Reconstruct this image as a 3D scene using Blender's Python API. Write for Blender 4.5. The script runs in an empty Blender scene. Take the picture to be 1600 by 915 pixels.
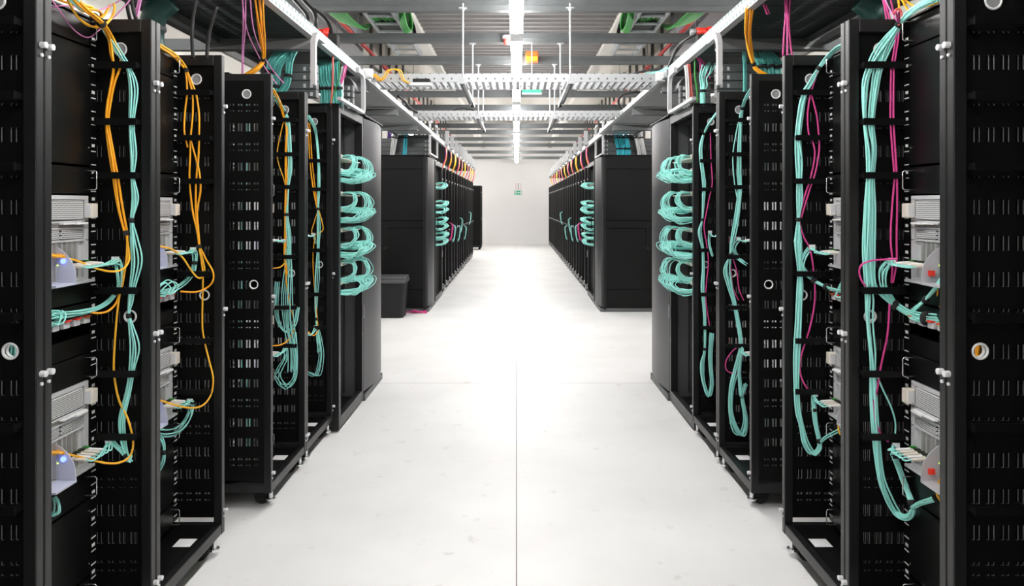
import bpy, bmesh, math, random
from mathutils import Vector
random.seed(7)
C = bpy.context.scene.collection
SC = bpy.context.scene
# ------------------------------------------------------------------ camera, light, exposure
F = 1176.0                      # focal length in pixels (1600x915 frame)
CX, HY, CAMZ = 807.0, 320.0, 1.45
cd = bpy.data.cameras.new('camera'); cam = bpy.data.objects.new('camera', cd); C.objects.link(cam)
cam.location = (0, 0, CAMZ); cam.rotation_euler = (math.pi/2, 0, 0)
cd.sensor_width = 36; cd.lens = F/1600*36
cd.shift_x = -(CX-800)/1600; cd.shift_y = -(457.5-HY)/1600
cd.clip_start = .05; cd.clip_end = 100
SC.camera = cam
SC.view_settings.view_transform = 'Standard'; SC.view_settings.look = 'None'
SC.view_settings.gamma = 1; SC.view_settings.use_curve_mapping = False
SC.view_settings.exposure = 1.22
LAMP = 26.0                     # strength of the ceiling luminaires
w = bpy.data.worlds.new('world'); SC.world = w; w.use_nodes = True
w.node_tree.nodes['Background'].inputs[0].default_value = (1, 1, 1, 1)
w.node_tree.nodes['Background'].inputs[1].default_value = .02
SC.cycles.max_bounces = 8; SC.cycles.diffuse_bounces = 5; SC.cycles.glossy_bounces = 4
SC.cycles.use_denoising = True
SC.cycles.sample_clamp_indirect = 8

# ------------------------------------------------------------------ materials
def mat(name, col, rough=.5, metal=0., emit=None, es=0., noise=0., nscale=30., alpha=1., bump=0.):
    m = bpy.data.materials.new(name); m.use_nodes = True
    nt = m.node_tree; b = nt.nodes['Principled BSDF']
    b.inputs['Base Color'].default_value = (*col, 1); b.inputs['Roughness'].default_value = rough
    b.inputs['Metallic'].default_value = metal
    if emit: b.inputs['Emission Color'].default_value = (*emit, 1); b.inputs['Emission Strength'].default_value = es
    if alpha < 1: b.inputs['Alpha'].default_value = alpha
    tc = nt.nodes.new('ShaderNodeTexCoord'); n = nt.nodes.new('ShaderNodeTexNoise')
    n.inputs['Scale'].default_value = nscale; n.inputs['Detail'].default_value = 4
    nt.links.new(tc.outputs['Object'], n.inputs['Vector'])
    if noise:
        mx = nt.nodes.new('ShaderNodeMix'); mx.data_type = 'RGBA'
        mx.inputs[6].default_value = (*[c*(1-noise) for c in col], 1)
        mx.inputs[7].default_value = (*[min(1, c*(1+noise)) for c in col], 1)
        nt.links.new(n.outputs[0], mx.inputs[0]); nt.links.new(mx.outputs[2], b.inputs['Base Color'])
    if bump:
        bp = nt.nodes.new('ShaderNodeBump'); bp.inputs['Strength'].default_value = bump; bp.inputs['Distance'].default_value = .001
        nt.links.new(n.outputs[0], bp.inputs['Height']); nt.links.new(bp.outputs[0], b.inputs['Normal'])
    return m

def dots(m, pitch, frac, dark, axes=(0, 1), stagger=True, elong=1.0):
    """perforation holes as a procedural pattern in object space"""
    nt = m.node_tree; b = nt.nodes['Principled BSDF']; L = nt.links.new
    tc = nt.nodes.new('ShaderNodeTexCoord'); sp = nt.nodes.new('ShaderNodeSeparateXYZ'); L(tc.outputs['Object'], sp.inputs[0])
    def mth(op, a, bb=None):
        n = nt.nodes.new('ShaderNodeMath'); n.operation = op
        for i, v in enumerate((a, bb)):
            if v is None: continue
            if isinstance(v, (int, float)): n.inputs[i].default_value = v
            else: L(v, n.inputs[i])
        return n.outputs[0]
    u = mth('DIVIDE', sp.outputs[axes[0]], pitch*elong); v = mth('DIVIDE', sp.outputs[axes[1]], pitch)
    if stagger:
        row = mth('MODULO', mth('FLOOR', v), 2); u = mth('ADD', u, mth('MULTIPLY', row, .5))
    fu = mth('MULTIPLY', mth('SUBTRACT', mth('FRACT', u), .5), elong); fv = mth('SUBTRACT', mth('FRACT', v), .5)
    d = mth('SQRT', mth('ADD', mth('POWER', fu, 2), mth('POWER', fv, 2)))
    k = mth('LESS_THAN', d, frac)
    src = b.inputs['Base Color'].links[0].from_socket if b.inputs['Base Color'].links else None
    mx = nt.nodes.new('ShaderNodeMix'); mx.data_type = 'RGBA'
    mx.inputs[6].default_value = b.inputs['Base Color'].default_value
    if src: L(src, mx.inputs[6])
    mx.inputs[7].default_value = (*dark, 1); L(k, mx.inputs[0]); L(mx.outputs[2], b.inputs['Base Color'])
    return m

BLK = (.0035, .0035, .0037)
M = dict(
 black=mat('black_powder_coat', BLK, .42, 0, noise=.3, nscale=90),
 panel=mat('black_sheet_steel', (.0028, .0028, .0028), .55, noise=.3, nscale=60),
 side=mat('black_side_panel', (.006, .006, .0063), .6, noise=.35, nscale=160, bump=.3),
 post=mat('dark_grey_profile', (.009, .009, .0095), .36, .0, noise=.15, nscale=40),
 door=mat('grey_mesh_door', (.045, .045, .05), .40, .2, noise=.06, nscale=300),
 blank=mat('semi_gloss_black', (.004, .004, .004), .32, noise=.25, nscale=18, bump=.05),
 rubber=mat('black_rubber', (.02, .02, .02), .8),
 chrome=mat('bright_steel', (.8, .8, .82), .25, .9),
 knob=mat('white_metal_knob', (.75, .75, .77), .3, .2),
 chassis=mat('light_grey_chassis', (.66, .66, .68), .38, .25, noise=.08, nscale=50),
 blade=mat('blade_grey', (.45, .45, .45), .45, .2, noise=.1, nscale=80),
 slotd=mat('dark_slots', (.03, .028, .025), .6),
 latch=mat('beige_plastic', (.72, .66, .58), .5),
 white=mat('white_plastic', (.85, .85, .85), .45),
 tick=mat('white_print', (.8, .8, .8), .6),
 led=mat('green_led', (.5, .7, .1), .4, emit=(.55, .9, .1), es=1.2),
 blue=mat('blue_led', (.1, .15, .9), .4, emit=(.1, .16, 1.), es=2.),
 fin=mat('led_glow_plastic', (.52, .54, .66), .35),  # bluish tint paints in the LED glow on the left guards
 finr=mat('grey_lever', (.5, .5, .53), .4, .2),
 red=mat('red_plastic', (.75, .03, .015), .4),
 redp=mat('red_pipe_paint', (.42, .03, .025), .45, noise=.15, nscale=20),
 orange=mat('orange_jacket', (1., .42, .01), .45),
 yellow=mat('amber_jacket', (1., .50, .03), .45),
 teal=mat('aqua_jacket', (.34, .80, .73), .5),
 tealb=mat('aqua_bundle', (.09, .42, .38), .55, noise=.3, nscale=60),
 cyan=mat('cyan_jacket', (.03, .45, .55), .5),
 magenta=mat('magenta_jacket', (.72, .06, .30), .45),
 pink=mat('lilac_jacket', (.72, .25, .55), .45),
 purple=mat('purple_jacket', (.12, .04, .35), .45),
 green=mat('green_jacket', (.02, .22, .025), .5, noise=.3, nscale=30),
 wcable=mat('white_jacket', (.75, .75, .75), .5),
 coral=mat('coral_jacket', (.65, .12, .10), .5),
 bcable=mat('black_jacket', (.012, .012, .012), .4),
 galv=mat('galvanised_steel', (.30, .315, .32), .42, .35, noise=.12, nscale=14),
 galvd=mat('weathered_strut', (.12, .128, .13), .5, .35, noise=.2, nscale=8),
 galvl=mat('bright_tray', (.42, .43, .44), .4, .2, noise=.06, nscale=14),
 basket=mat('basket_wire', (.045, .055, .055), .45, .5),
 bracket=mat('white_bracket', (.52, .52, .53), .5),
 bin=mat('bin_plastic', (.016, .016, .018), .55, bump=.3),
 beige=mat('beige_concrete', (.50, .48, .44), .85, noise=.06, nscale=3),
 rib=mat('dark_rib', (.13, .13, .13), .7),
 gpanel=mat('grey_duct', (.27, .27, .28), .55, noise=.06, nscale=5),
 wall=mat('white_wall', (.9, .895, .9), .8, noise=.02, nscale=2),
 deck=mat('corrugated_deck', (.155, .145, .14), .55, .1, noise=.2, nscale=3),
 lamp=mat('lamp_diffuser', (1, 1, 1), .5, emit=(1., .985, .97), es=LAMP),
 lamp_fill=mat('fill_lamp_diffuser', (1, 1, 1), .5, emit=(1., .985, .97), es=LAMP*.6),
 housing=mat('lamp_housing', (.8, .8, .8), .5),
 signg=mat('sign_green', (.02, .48, .28), .5), signw=mat('sign_white', (.9, .9, .9), .5),
 signp=mat('sign_pink', (.75, .25, .30), .5), grey=mat('sign_grey', (.3, .3, .3), .5),
 oplast=mat('orange_box', (.62, .10, .01), .45),
 clear=mat('clear_base', (.7, .7, .72), .3),
)
M['gcap'] = mat('grey_grommet_cap', (.30, .30, .31), .5)
M['gpanel2'] = mat('dark_grey_inner', (.085, .085, .09), .45, .2)
M['lit_rim'] = mat('lit_slot_rim', (.16, .16, .165), .4, .3)  # lighter grey paints in the light caught by the slot edges
M['mesh'] = dots(mat('perforated_grille', (.72, .72, .73), .4, .2), .0062, .34, (.05, .05, .05), (1, 2))
M['meshd'] = dots(mat('perforated_grille_brown', (.45, .43, .41), .4, .4), .006, .36, (.05, .04, .03), (1, 2))
M['vents'] = dots(mat('blade_vents', (.40, .39, .36), .5, .2), .007, .4, (.03, .025, .02), (1, 2), False, 1.6)
M['tray'] = dots(mat('perforated_tray', (.27, .275, .28), .4, .2, noise=.05, nscale=14),  .045, .24, (.03, .12, .12), (1, 2), True, 1.3)
M['traycross'] = dots(mat('perforated_cross_tray', (.46, .47, .48), .4, .2, noise=.05, nscale=14), .042, .18, (.10, .12, .12), (0, 2), True, 1.6)

def floor_mat():
    m = mat('white_screed', (.82, .815, .81), .5); nt = m.node_tree; b = nt.nodes['Principled BSDF']; L = nt.links.new
    tc = nt.nodes.new('ShaderNodeTexCoord'); sp = nt.nodes.new('ShaderNodeSeparateXYZ'); L(tc.outputs['Object'], sp.inputs[0])
    def mth(op, a, bb):
        n = nt.nodes.new('ShaderNodeMath'); n.operation = op
        for i, v in enumerate((a, bb)):
            if isinstance(v, (int, float)): n.inputs[i].default_value = v
            else: L(v, n.inputs[i])
        return n.outputs[0]
    lx = mth('COMPARE', sp.outputs[0], 0.0); lx.node.inputs[2].default_value = .0024
    ly = mth('COMPARE', sp.outputs[1], 6.13); ly.node.inputs[2].default_value = .006
    ly2 = mth('COMPARE', sp.outputs[1], 17.); ly2.node.inputs[2].default_value = .01
    line = mth('MAXIMUM', lx, mth('MAXIMUM', mth('MULTIPLY', ly, .45), mth('MULTIPLY', ly2, .3)))
    n1 = nt.nodes.new('ShaderNodeTexNoise'); n1.inputs['Scale'].default_value = 1.3; n1.inputs['Detail'].default_value = 6
    n2 = nt.nodes.new('ShaderNodeTexNoise'); n2.inputs['Scale'].default_value = 9; n2.inputs['Detail'].default_value = 8
    L(tc.outputs['Object'], n1.inputs[0]); L(tc.outputs['Object'], n2.inputs[0])
    r1 = nt.nodes.new('ShaderNodeValToRGB'); r1.color_ramp.elements[0].position = .3; r1.color_ramp.elements[0].color = (.78, .772, .765, 1)
    r1.color_ramp.elements[1].position = .6; r1.color_ramp.elements[1].color = (.85, .845, .84, 1); L(n1.outputs[0], r1.inputs[0])
    r2 = nt.nodes.new('ShaderNodeValToRGB'); r2.color_ramp.elements[0].position = .27; r2.color_ramp.elements[0].color = (.86, .85, .84, 1)
    r2.color_ramp.elements[1].position = .36; r2.color_ramp.elements[1].color = (1, 1, 1, 1); L(n2.outputs[0], r2.inputs[0])
    mu = nt.nodes.new('ShaderNodeMix'); mu.data_type = 'RGBA'; mu.blend_type = 'MULTIPLY'; mu.inputs[0].default_value = 1
    L(r1.outputs[0], mu.inputs[6]); L(r2.outputs[0], mu.inputs[7])
    mx = nt.nodes.new('ShaderNodeMix'); mx.data_type = 'RGBA'; mx.inputs[7].default_value = (.17, .16, .16, 1)
    L(line, mx.inputs[0]); L(mu.outputs[2], mx.inputs[6]); L(mx.outputs[2], b.inputs['Base Color'])
    return m
M['floor'] = floor_mat()
for k_, v_ in dict(black=.22, panel=.15, side=.2, post=.4, blank=.45, rubber=.3, bcable=.25, bin=.3, basket=.3).items():
    M[k_].node_tree.nodes['Principled BSDF'].inputs['Specular IOR Level'].default_value = v_

# ------------------------------------------------------------------ mesh helpers
class MB:
    def __init__(s): s.v = []; s.f = []
    def box(s, x0, x1, y0, y1, z0, z1):
        n = len(s.v)
        s.v += [(x, y, z) for x in (x0, x1) for y in (y0, y1) for z in (z0, z1)]
        s.f += [[n+i for i in q] for q in ((0,1,3,2),(4,6,7,5),(0,4,5,1),(2,3,7,6),(0,2,6,4),(1,5,7,3))]
        return s
    def quad(s, *p):
        n = len(s.v); s.v += list(p); s.f.append(list(range(n, n+len(p)))); return s
    def prism(s, pts, axis, a, b):
        """closed polygon extruded along axis (0,1,2); pts are the other two coordinates in order"""
        n = len(s.v); k = len(pts)
        for t in (a, b):
            for p in pts:
                q = list(p); q.insert(axis, t); s.v.append(tuple(q))
        s.f.append([n+i for i in range(k)]); s.f.append([n+k+i for i in range(k)][::-1])
        for i in range(k): j = (i+1) % k; s.f.append([n+i, n+j, n+k+j, n+k+i])
        return s
    def cyl(s, c, axis, r, h, seg=12, r2=None):
        r2 = r if r2 is None else r2; n = len(s.v)
        for t, rr in ((0, r), (h, r2)):
            for i in range(seg):
                a = 2*math.pi*i/seg; q = [math.cos(a)*rr, math.sin(a)*rr]; q.insert(axis, t)
                s.v.append((c[0]+q[0], c[1]+q[1], c[2]+q[2]))
        s.f.append([n+i for i in range(seg)]); s.f.append([n+seg+i for i in range(seg)][::-1])
        for i in range(seg): j = (i+1) % seg; s.f.append([n+i, n+j, n+seg+j, n+seg+i])
        return s
    def tube(s, pts, r, seg=6, smooth=True, sub=6):
        pts = [Vector(p) for p in pts]
        if smooth and len(pts) > 2: pts = spline(pts, sub)
        n0 = len(s.v); k = len(pts); up = None
        for i, p in enumerate(pts):
            t = (pts[min(i+1, k-1)] - pts[max(i-1, 0)])
            if t.length < 1e-9: t = Vector((0, 0, 1))
            t.normalize()
            if up is None:
                up = t.orthogonal().normalized()
            up = (up - t*up.dot(t))
            if up.length < 1e-6: up = t.orthogonal()
            up.normalize(); sd = t.cross(up)
            for j in range(seg):
                a = 2*math.pi*j/seg
                s.v.append(tuple(p + (up*math.cos(a) + sd*math.sin(a))*r))
        for i in range(k-1):
            for j in range(seg):
                a = n0+i*seg+j; b = n0+i*seg+(j+1) % seg
                s.f.append([a, b, b+seg, a+seg])
        s.f.append([n0+j for j in range(seg)][::-1]); s.f.append([n0+(k-1)*seg+j for j in range(seg)])
        return s
    def mesh(s, name, m, smooth=False, org=(0, 0, 0), bevel=0):
        me = bpy.data.meshes.new(name)
        ox, oy, oz = org
        me.from_pydata([(a-ox, b-oy, c-oz) for a, b, c in s.v], [], s.f)
        bm = bmesh.new(); bm.from_mesh(me); bmesh.ops.recalc_face_normals(bm, faces=bm.faces); bm.to_mesh(me); bm.free()
        if smooth:
            for p in me.polygons: p.use_smooth = True
        me.materials.append(m if not isinstance(m, str) else M[m])
        return me
    def obj(s, name, m, parent=None, smooth=False, org=None, bevel=0, solid=0):
        if org is None: org = parent_world(parent) if parent else (0, 0, 0)
        me = s.mesh(name, m, smooth, org)
        o = bpy.data.objects.new(name, me); C.objects.link(o)
        if parent: o.parent = parent
        if bevel:
            b = o.modifiers.new('bevel', 'BEVEL'); b.width = bevel; b.segments = 2; b.limit_method = 'ANGLE'
        if solid:
            b = o.modifiers.new('solid', 'SOLIDIFY'); b.thickness = solid; b.offset = 0
        return o

def parent_world(p):
    v = Vector((0, 0, 0))
    while p is not None: v += p.location; p = p.parent
    return v

def spline(P, sub=6):
    out = []
    for i in range(len(P)-1):
        p0 = P[max(i-1, 0)]; p1 = P[i]; p2 = P[i+1]; p3 = P[min(i+2, len(P)-1)]
        for j in range(sub):
            t = j/sub
            out.append(.5*((2*p1)+(p2-p0)*t+(2*p0-5*p1+4*p2-p3)*t*t+(3*p1-p0-3*p2+p3)*t**3))
    out.append(P[-1]); return out

def tag(o, label=None, cat=None, group=None, kind=None):
    if label: o['label'] = label
    if cat: o['category'] = cat
    if group: o['group'] = group
    if kind: o['kind'] = kind
    return o
def thing(name, label, cat, loc=(0, 0, 0), group=None):
    o = bpy.data.objects.new(name, None); C.objects.link(o); o.location = loc; o.empty_display_size = .05
    return tag(o, label, cat, group)
def kids(o): return [c for c in KID.get(o.name, [])]
KID = {}
def note_tree():
    KID.clear()
    for o in bpy.data.objects:
        if o.parent: KID.setdefault(o.parent.name, []).append(o)
def dup(o, loc=None, label=None, group=None, parent=None):
    c = o.copy(); C.objects.link(c); c.parent = parent
    if loc is not None: c.location = loc
    if label: c['label'] = label
    if group: c['group'] = group
    for ch in kids(o): dup(ch, parent=c)
    return c
def struct(o): o['kind'] = 'structure'; return o
def P(px, py, y): return Vector(((px-CX)*y/F, y, CAMZ+(HY-py)*y/F))
def Px(px, py, x):
    y = x*F/(px-CX); return Vector((x, y, CAMZ+(HY-py)*y/F))

# ------------------------------------------------------------------ setting
XW, YB, YF, ZC = 2.5, -3.0, 27.95, 4.5
struct(MB().box(-XW-.1, XW+.1, YB-.1, YF+.1, -.1, 0).obj('floor', 'floor'))
struct(MB().box(-XW-.1, XW+.1, YB-.1, YF+.1, ZC, ZC+.1).obj('ceiling', 'beige'))
struct(MB().box(-XW-.1, -XW, YB-.1, YF+.1, 0, ZC).obj('wall_left', 'beige'))
struct(MB().box(XW, XW+.1, YB-.1, YF+.1, 0, ZC).obj('wall_right', 'beige'))
struct(MB().box(-XW, XW, YF, YF+.1, 0, ZC).obj('wall_back', 'wall'))
struct(MB().box(-XW, XW, YB-.1, YB, 0, ZC).obj('wall_front', 'wall'))
struct(MB().box(-XW, XW, YF-.015, YF, 0, .05).obj('baseboard_back', 'wall'))
# corrugated roof deck above the aisle and the two long edge beams
mb = MB(); y = YB; pts = []
while y < 14.4:
    pts += [(y, 3.66), (y+.07, 3.66), (y+.10, 3.61), (y+.17, 3.61)]; y += .2
prof = pts + [(14.5, 3.66), (14.5, 3.70), (YB, 3.70)]
mb.prism(prof, 0, -1.15, 1.15)
struct(mb.obj('ceiling_deck', 'deck'))
tn = 0
def trim(mb, m):
    global tn; tn += 1
    return struct(mb.obj('trim_%d' % tn, m))
for s in (-1, 1):
    trim(MB().box(min(s*1.16, s*1.30), max(s*1.16, s*1.30), YB, YF-.02, 3.56, 3.72), 'beige')
    y = 11.9
    while y < 26.5:
        trim(MB().box(min(s*(XW-.003), s*(XW-.05)), max(s*(XW-.003), s*(XW-.05)), y, y+.04, 2.35, ZC-.01), 'rib'); y += .9
# cross struts that carry the lamps and the trays
for i, y in enumerate((-1.2, .6, 2.4, 4.7, 5.89, 7.03, 8.11, 9.25, 10.58, 12.05, 13.4, 14.8, 16.1, 17.8, 19.6, 22.2, 24.9)):
    o = MB()
    e = 2.3
    o.box(-e, e, y, y+.004, 2.97, 3.05); o.box(-e, e, y+.04, y+.044, 2.97, 3.05)
    o.box(-e, e, y-.012, y+.056, 2.966, 2.970); o.box(-e, e, y-.004, y+.048, 3.008, 3.012); o.box(-e, e, y, y+.044, 3.05, 3.054)
    ob = o.obj('ceiling_beam', 'galvd'); struct(ob); ob.name = 'trim_beam_%d' % (i+1)

# grey service ducts on both walls
for s, side in ((-1, 'left'), (1, 'right')):
    x0, x1 = sorted((s*2.34, s*2.497))
    t = thing('air_duct', 'long grey sheet metal duct high on the %s wall behind the red pipe' % side, 'duct', (s*2.42, 3, 2.75))
    MB().box(x0, x1, 1.0, 11.5, 2.75, 4.3).obj('duct_body', 'gpanel', t, bevel=.01)
    for yy in (3.5, 5.6, 7.7, 9.8):
        MB().box(min(s*2.325, s*2.34), max(s*2.325, s*2.34), yy, yy+.03, 2.76, 4.29).obj('flange', 'gpanel', t)
    # red pipe
    t = thing('sprinkler_pipe', 'red painted pipe running lengthwise along the %s side under the roof' % side, 'pipe', (s*2.2, 1, 3.75))
    MB().tube([(s*2.2, 1, 3.75), (s*2.2, 27.5, 3.75)], .028, 10, False).obj('pipe', 'redp', t, True)
    for yy in (6.2, 8.4, 10.4, 12.6, 16, 20, 24):
        MB().cyl((s*2.2, yy, 3.75), 1, .04, .1, 10).obj('coupling', 'redp', t, True)
        MB().box(s*2.2-.006, s*2.2+.006, yy+.05, yy+.065, 3.78, ZC).obj('hanger_rod', 'galv', t)

# luminaires in one line along the middle
for i, (ya, yb) in enumerate(((-2.2, -.5), (-.2, 1.5), (1.8, 3.5), (4.0, 6.28), (6.6, 8.35), (8.7, 10.4), (10.8, 12.6), (12.9, 14.7), (15.0, 16.8), (17.1, 18.9), (19.2, 21.0), (21.3, 23.3), (23.6, 25.6))):
    ordn = ['nearest the camera but overhead', '', '', 'nearest in view', 'second in view', 'third in view, over the first cross tray', 'fourth in view', 'fifth in view', 'sixth in view', 'seventh in view', 'eighth in view', 'ninth in view', 'farthest, by the end wall'][i]
    t = thing('ceiling_light', 'long white tube luminaire over the aisle, ' + (ordn or 'out of frame %s' % ('behind' if i == 1 else 'overhead')), 'light', (0, ya, 2.93), 'tube luminaires in a line over the aisle')
    MB().prism([(.052*math.cos(math.pi*k/6), 2.918+.040*math.sin(math.pi*k/6)) for k in range(12)], 1, ya, yb).obj('diffuser', 'lamp', t)
    MB().box(-.018, .018, ya, yb, 2.957, 2.985).obj('housing', 'housing', t)
    for yy in (ya-.02, yb): MB().box(-.056, .056, yy, yy+.02, 2.88, 2.985).obj('end_cap', 'housing', t)
trim(MB().box(-.02, .02, YB, YF-.02, 2.987, 3.06), 'galvl')
for s in (-1, 1):  # fill tubes added behind the racks to brighten walls, ceiling and far end
    for i, (ya, yb) in enumerate(((.5, 2.8), (3.3, 5.6), (7.2, 9.6), (15.0, 15.8), (16.3, 17.9), (19.0, 21.4), (22.6, 26.6))):
        t = thing('ceiling_light', 'added fill tube light behind the %s racks, %s from the camera' % ('left' if s < 0 else 'right', ('first', 'second', 'third', 'fourth', 'fifth', 'sixth', 'seventh')[i]), 'light', (s*2.2, ya, 2.9), 'added fill tube lights in the service aisles')
        MB().prism([(s*2.2+.045*math.cos(math.pi*k/5), 2.90+.035*math.sin(math.pi*k/5)) for k in range(10)], 1, ya, yb).obj('diffuser', 'lamp_fill', t)
        MB().box(s*2.2-.016, s*2.2+.016, ya, yb, 2.934, 2.965).obj('housing', 'housing', t)

# signs
t = thing('fire_sign', 'small white sign with pink border and dark mark on the end wall', 'sign', (.06, YF-.006, 2.12))
MB().box(-.03, .17, YF-.006, YF-.001, 2.02, 2.24).obj('plate', 'signp', t)
MB().box(-.018, .158, YF-.009, YF-.006, 2.033, 2.227).obj('face', 'signw', t)
MB().box(.06, .085, YF-.012, YF-.009, 2.06, 2.20).box(.04, .085, YF-.012, YF-.009, 2.17, 2.19).box(.045, .10, YF-.012, YF-.009, 2.055, 2.07).obj('symbol', 'grey', t)
t = thing('exit_wall_sign', 'small green running-man exit sign with arrow on the end wall', 'sign', (.06, YF-.006, 1.88))
MB().box(-.09, .19, YF-.006, YF-.001, 1.83, 1.98).obj('plate', 'signg', t)
a = MB(); yy0, yy1 = YF-.01, YF-.006
a.prism([(.03, 1.905), (.07, 1.945), (.07, 1.92), (.11, 1.92), (.11, 1.89), (.07, 1.89), (.07, 1.865)], 1, yy0, yy1) if False else None
n = [(.03, 1.905), (.07, 1.945), (.07, 1.92), (.115, 1.92), (.115, 1.89), (.07, 1.89), (.07, 1.865)]
a.v += [(x, yy0, z) for x, z in n]; a.f.append(list(range(len(n)))); a.box(.135, .175, yy0, yy1, 1.85, 1.96); a.box(-.08, 0, yy0, yy1, 1.845, 1.965)
a.obj('arrow', 'signw', t)
n2 = MB().box(-.055, -.03, YF-.014, YF-.01, 1.88, 1.93).cyl((-.035, YF-.014, 1.945), 1, .011, .004, 10).box(-.06, -.02, YF-.014, YF-.01, 1.855, 1.875).obj('running_figure', 'signg', t)
yE = 7.035
t = thing('hanging_exit_sign', 'green and white exit sign hanging under the near cross tray', 'sign', (.13, yE, 2.44))
p0, p1 = P(816, 146, yE), P(846, 139.5, yE); zt = p1.z
MB().box(p0.x, p1.x, yE, yE+.02, p0.z+.006, zt+.04).obj('lit_panel', mat('exit_green', (.03, .45, .22), .5, emit=(.05, .5, .25), es=.2), t)
MB().box(p0.x-.003, p1.x+.003, yE-.004, yE+.024, p0.z-.006, p0.z+.006).obj('lower_edge', 'signw', t)
MB().box((p0.x+p1.x)/2-.004, (p0.x+p1.x)/2+.004, yE+.006, yE+.014, zt+.04, 2.97).obj('stem', 'galvl', t)
ys = 5.93
p0, p1 = P(821, 97.5, 8.0), P(841, 81, 8.0)
t = thing('beacon_box', 'orange square alarm box hanging beside the tube lights', 'alarm', (p0.x, 8., p0.z))
MB().box(p0.x, p1.x, 7.95, 8.05, p0.z, p1.z).obj('housing', 'oplast', t, bevel=.01)
MB().box(p0.x+.01, p1.x-.01, 7.94, 7.95, p0.z+.012, p0.z+.05).obj('lens', 'orange', t)
MB().tube([((p0.x+p1.x)/2, 8.02, p1.z-.01), ((p0.x+p1.x)/2, 8.1, 2.98)], .006, 6, False).obj('stem', 'galvl', t)
pc = P(793, 62, 7.0)
t = thing('smoke_detector', 'small red round detector beside the tube lights', 'detector', (pc.x, 7.0, pc.z))
MB().cyl((pc.x, 6.99, pc.z-.045), 2, .035, .05, 16, .045).obj('body', 'coral', t, True)
MB().cyl((pc.x, 6.99, pc.z+.005), 2, .05, .03, 16).obj('mount_base', 'signw', t, True)
MB().box(pc.x-.006, pc.x+.006, 6.985, 6.997, pc.z+.03, 2.99).obj('stem', 'galvl', t)

# ------------------------------------------------------------------ server racks
W = .60
ROWS = {0:'S',1:'T',2:'S',3:'T',4:'S',5:'T',6:'T',7:'T',8:'S',9:'T',10:'T',11:'S',12:'T',13:'T',14:'T',15:'S',16:'T',17:'T',18:'S'}
def slotted(s, y, ub=.93):
    """perforated side wall: real slots in pairs plus two round cable grommet holes"""
    us = [.035]; cols = [.071, .109, .147, .185, .26, .30, .6, .64]
    holes_u = []
    for c in cols: holes_u += [(c-.0105, c-.003), (c+.003, c+.0105)]
    rows = []
    for i, k in ROWS.items():
        zc = 1.912-.0935*i
        rows += [(zc-.019, zc+.019)] if k == 'T' else [(zc-.018, zc-.013), (zc+.009, zc+.018)]
    G = [(.083, 1.072, .022), (.117, 1.977, .023)]
    ul = sorted(set([.035, ub] + [a for h in holes_u for a in h] + [v for g in G for v in (g[0]-g[2], g[0]+g[2])]))
    zl = sorted(set([.14, 2.04] + [a for h in rows for a in h] + [v for g in G for v in (g[1]-g[2], g[1]+g[2])]))
    mb = MB(); idx = {}
    def vid(i, j):
        if (i, j) not in idx: idx[(i, j)] = len(mb.v); mb.v.append((s*ul[i], y, zl[j]))
        return idx[(i, j)]
    for i in range(len(ul)-1):
        for j in range(len(zl)-1):
            cu, cz = (ul[i]+ul[i+1])/2, (zl[j]+zl[j+1])/2
            if any(abs(cu-g[0]) < g[2] and abs(cz-g[1]) < g[2] for g in G): continue
            near_g = any(abs(cu-g[0]) < .032 and abs(cz-g[1]) < .032 for g in G)
            if not near_g and any(a < cu < b for a, b in holes_u) and any(a < cz < b for a, b in rows): continue
            mb.f.append([vid(i, j), vid(i+1, j), vid(i+1, j+1), vid(i, j+1)])
    for gu, gz, gr in G:                       # square to round
        n = len(mb.v); k = 24
        for i in range(k):
            a = 2*math.pi*i/k; c, d = math.cos(a), math.sin(a); q = gr/max(abs(c), abs(d))
            mb.v += [(s*(gu+c*q), y, gz+d*q), (s*(gu+c*gr*.9), y, gz+d*gr*.9)]
        for i in range(k): j = (i+1) % k; mb.f.append([n+2*i, n+2*j, n+2*j+1, n+2*i+1])
    return mb
def ring(s, u, y, z, r, t):
    mb = MB(); k, q = 28, 8
    for i in range(k):
        a = 2*math.pi*i/k
        for j in range(q):
            b = 2*math.pi*j/q; rr = r+math.cos(b)*t
            mb.v.append((s*(u+math.cos(a)*rr), y+math.sin(b)*t*1.3, z+math.sin(a)*rr))
    for i in range(k):
        for j in range(q):
            mb.f.append([i*q+j, ((i+1) % k)*q+j, ((i+1) % k)*q+(j+1) % q, i*q+(j+1) % q])
    return mb
def B(s, mb, u0, u1, y0, y1, z0, z1):
    a, b = sorted((s*u0, s*u1)); return mb.box(a, b, y0, y1, z0, z1)
BARS = (1.915, 1.727, 1.548, 1.166, .889, .68)
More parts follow.
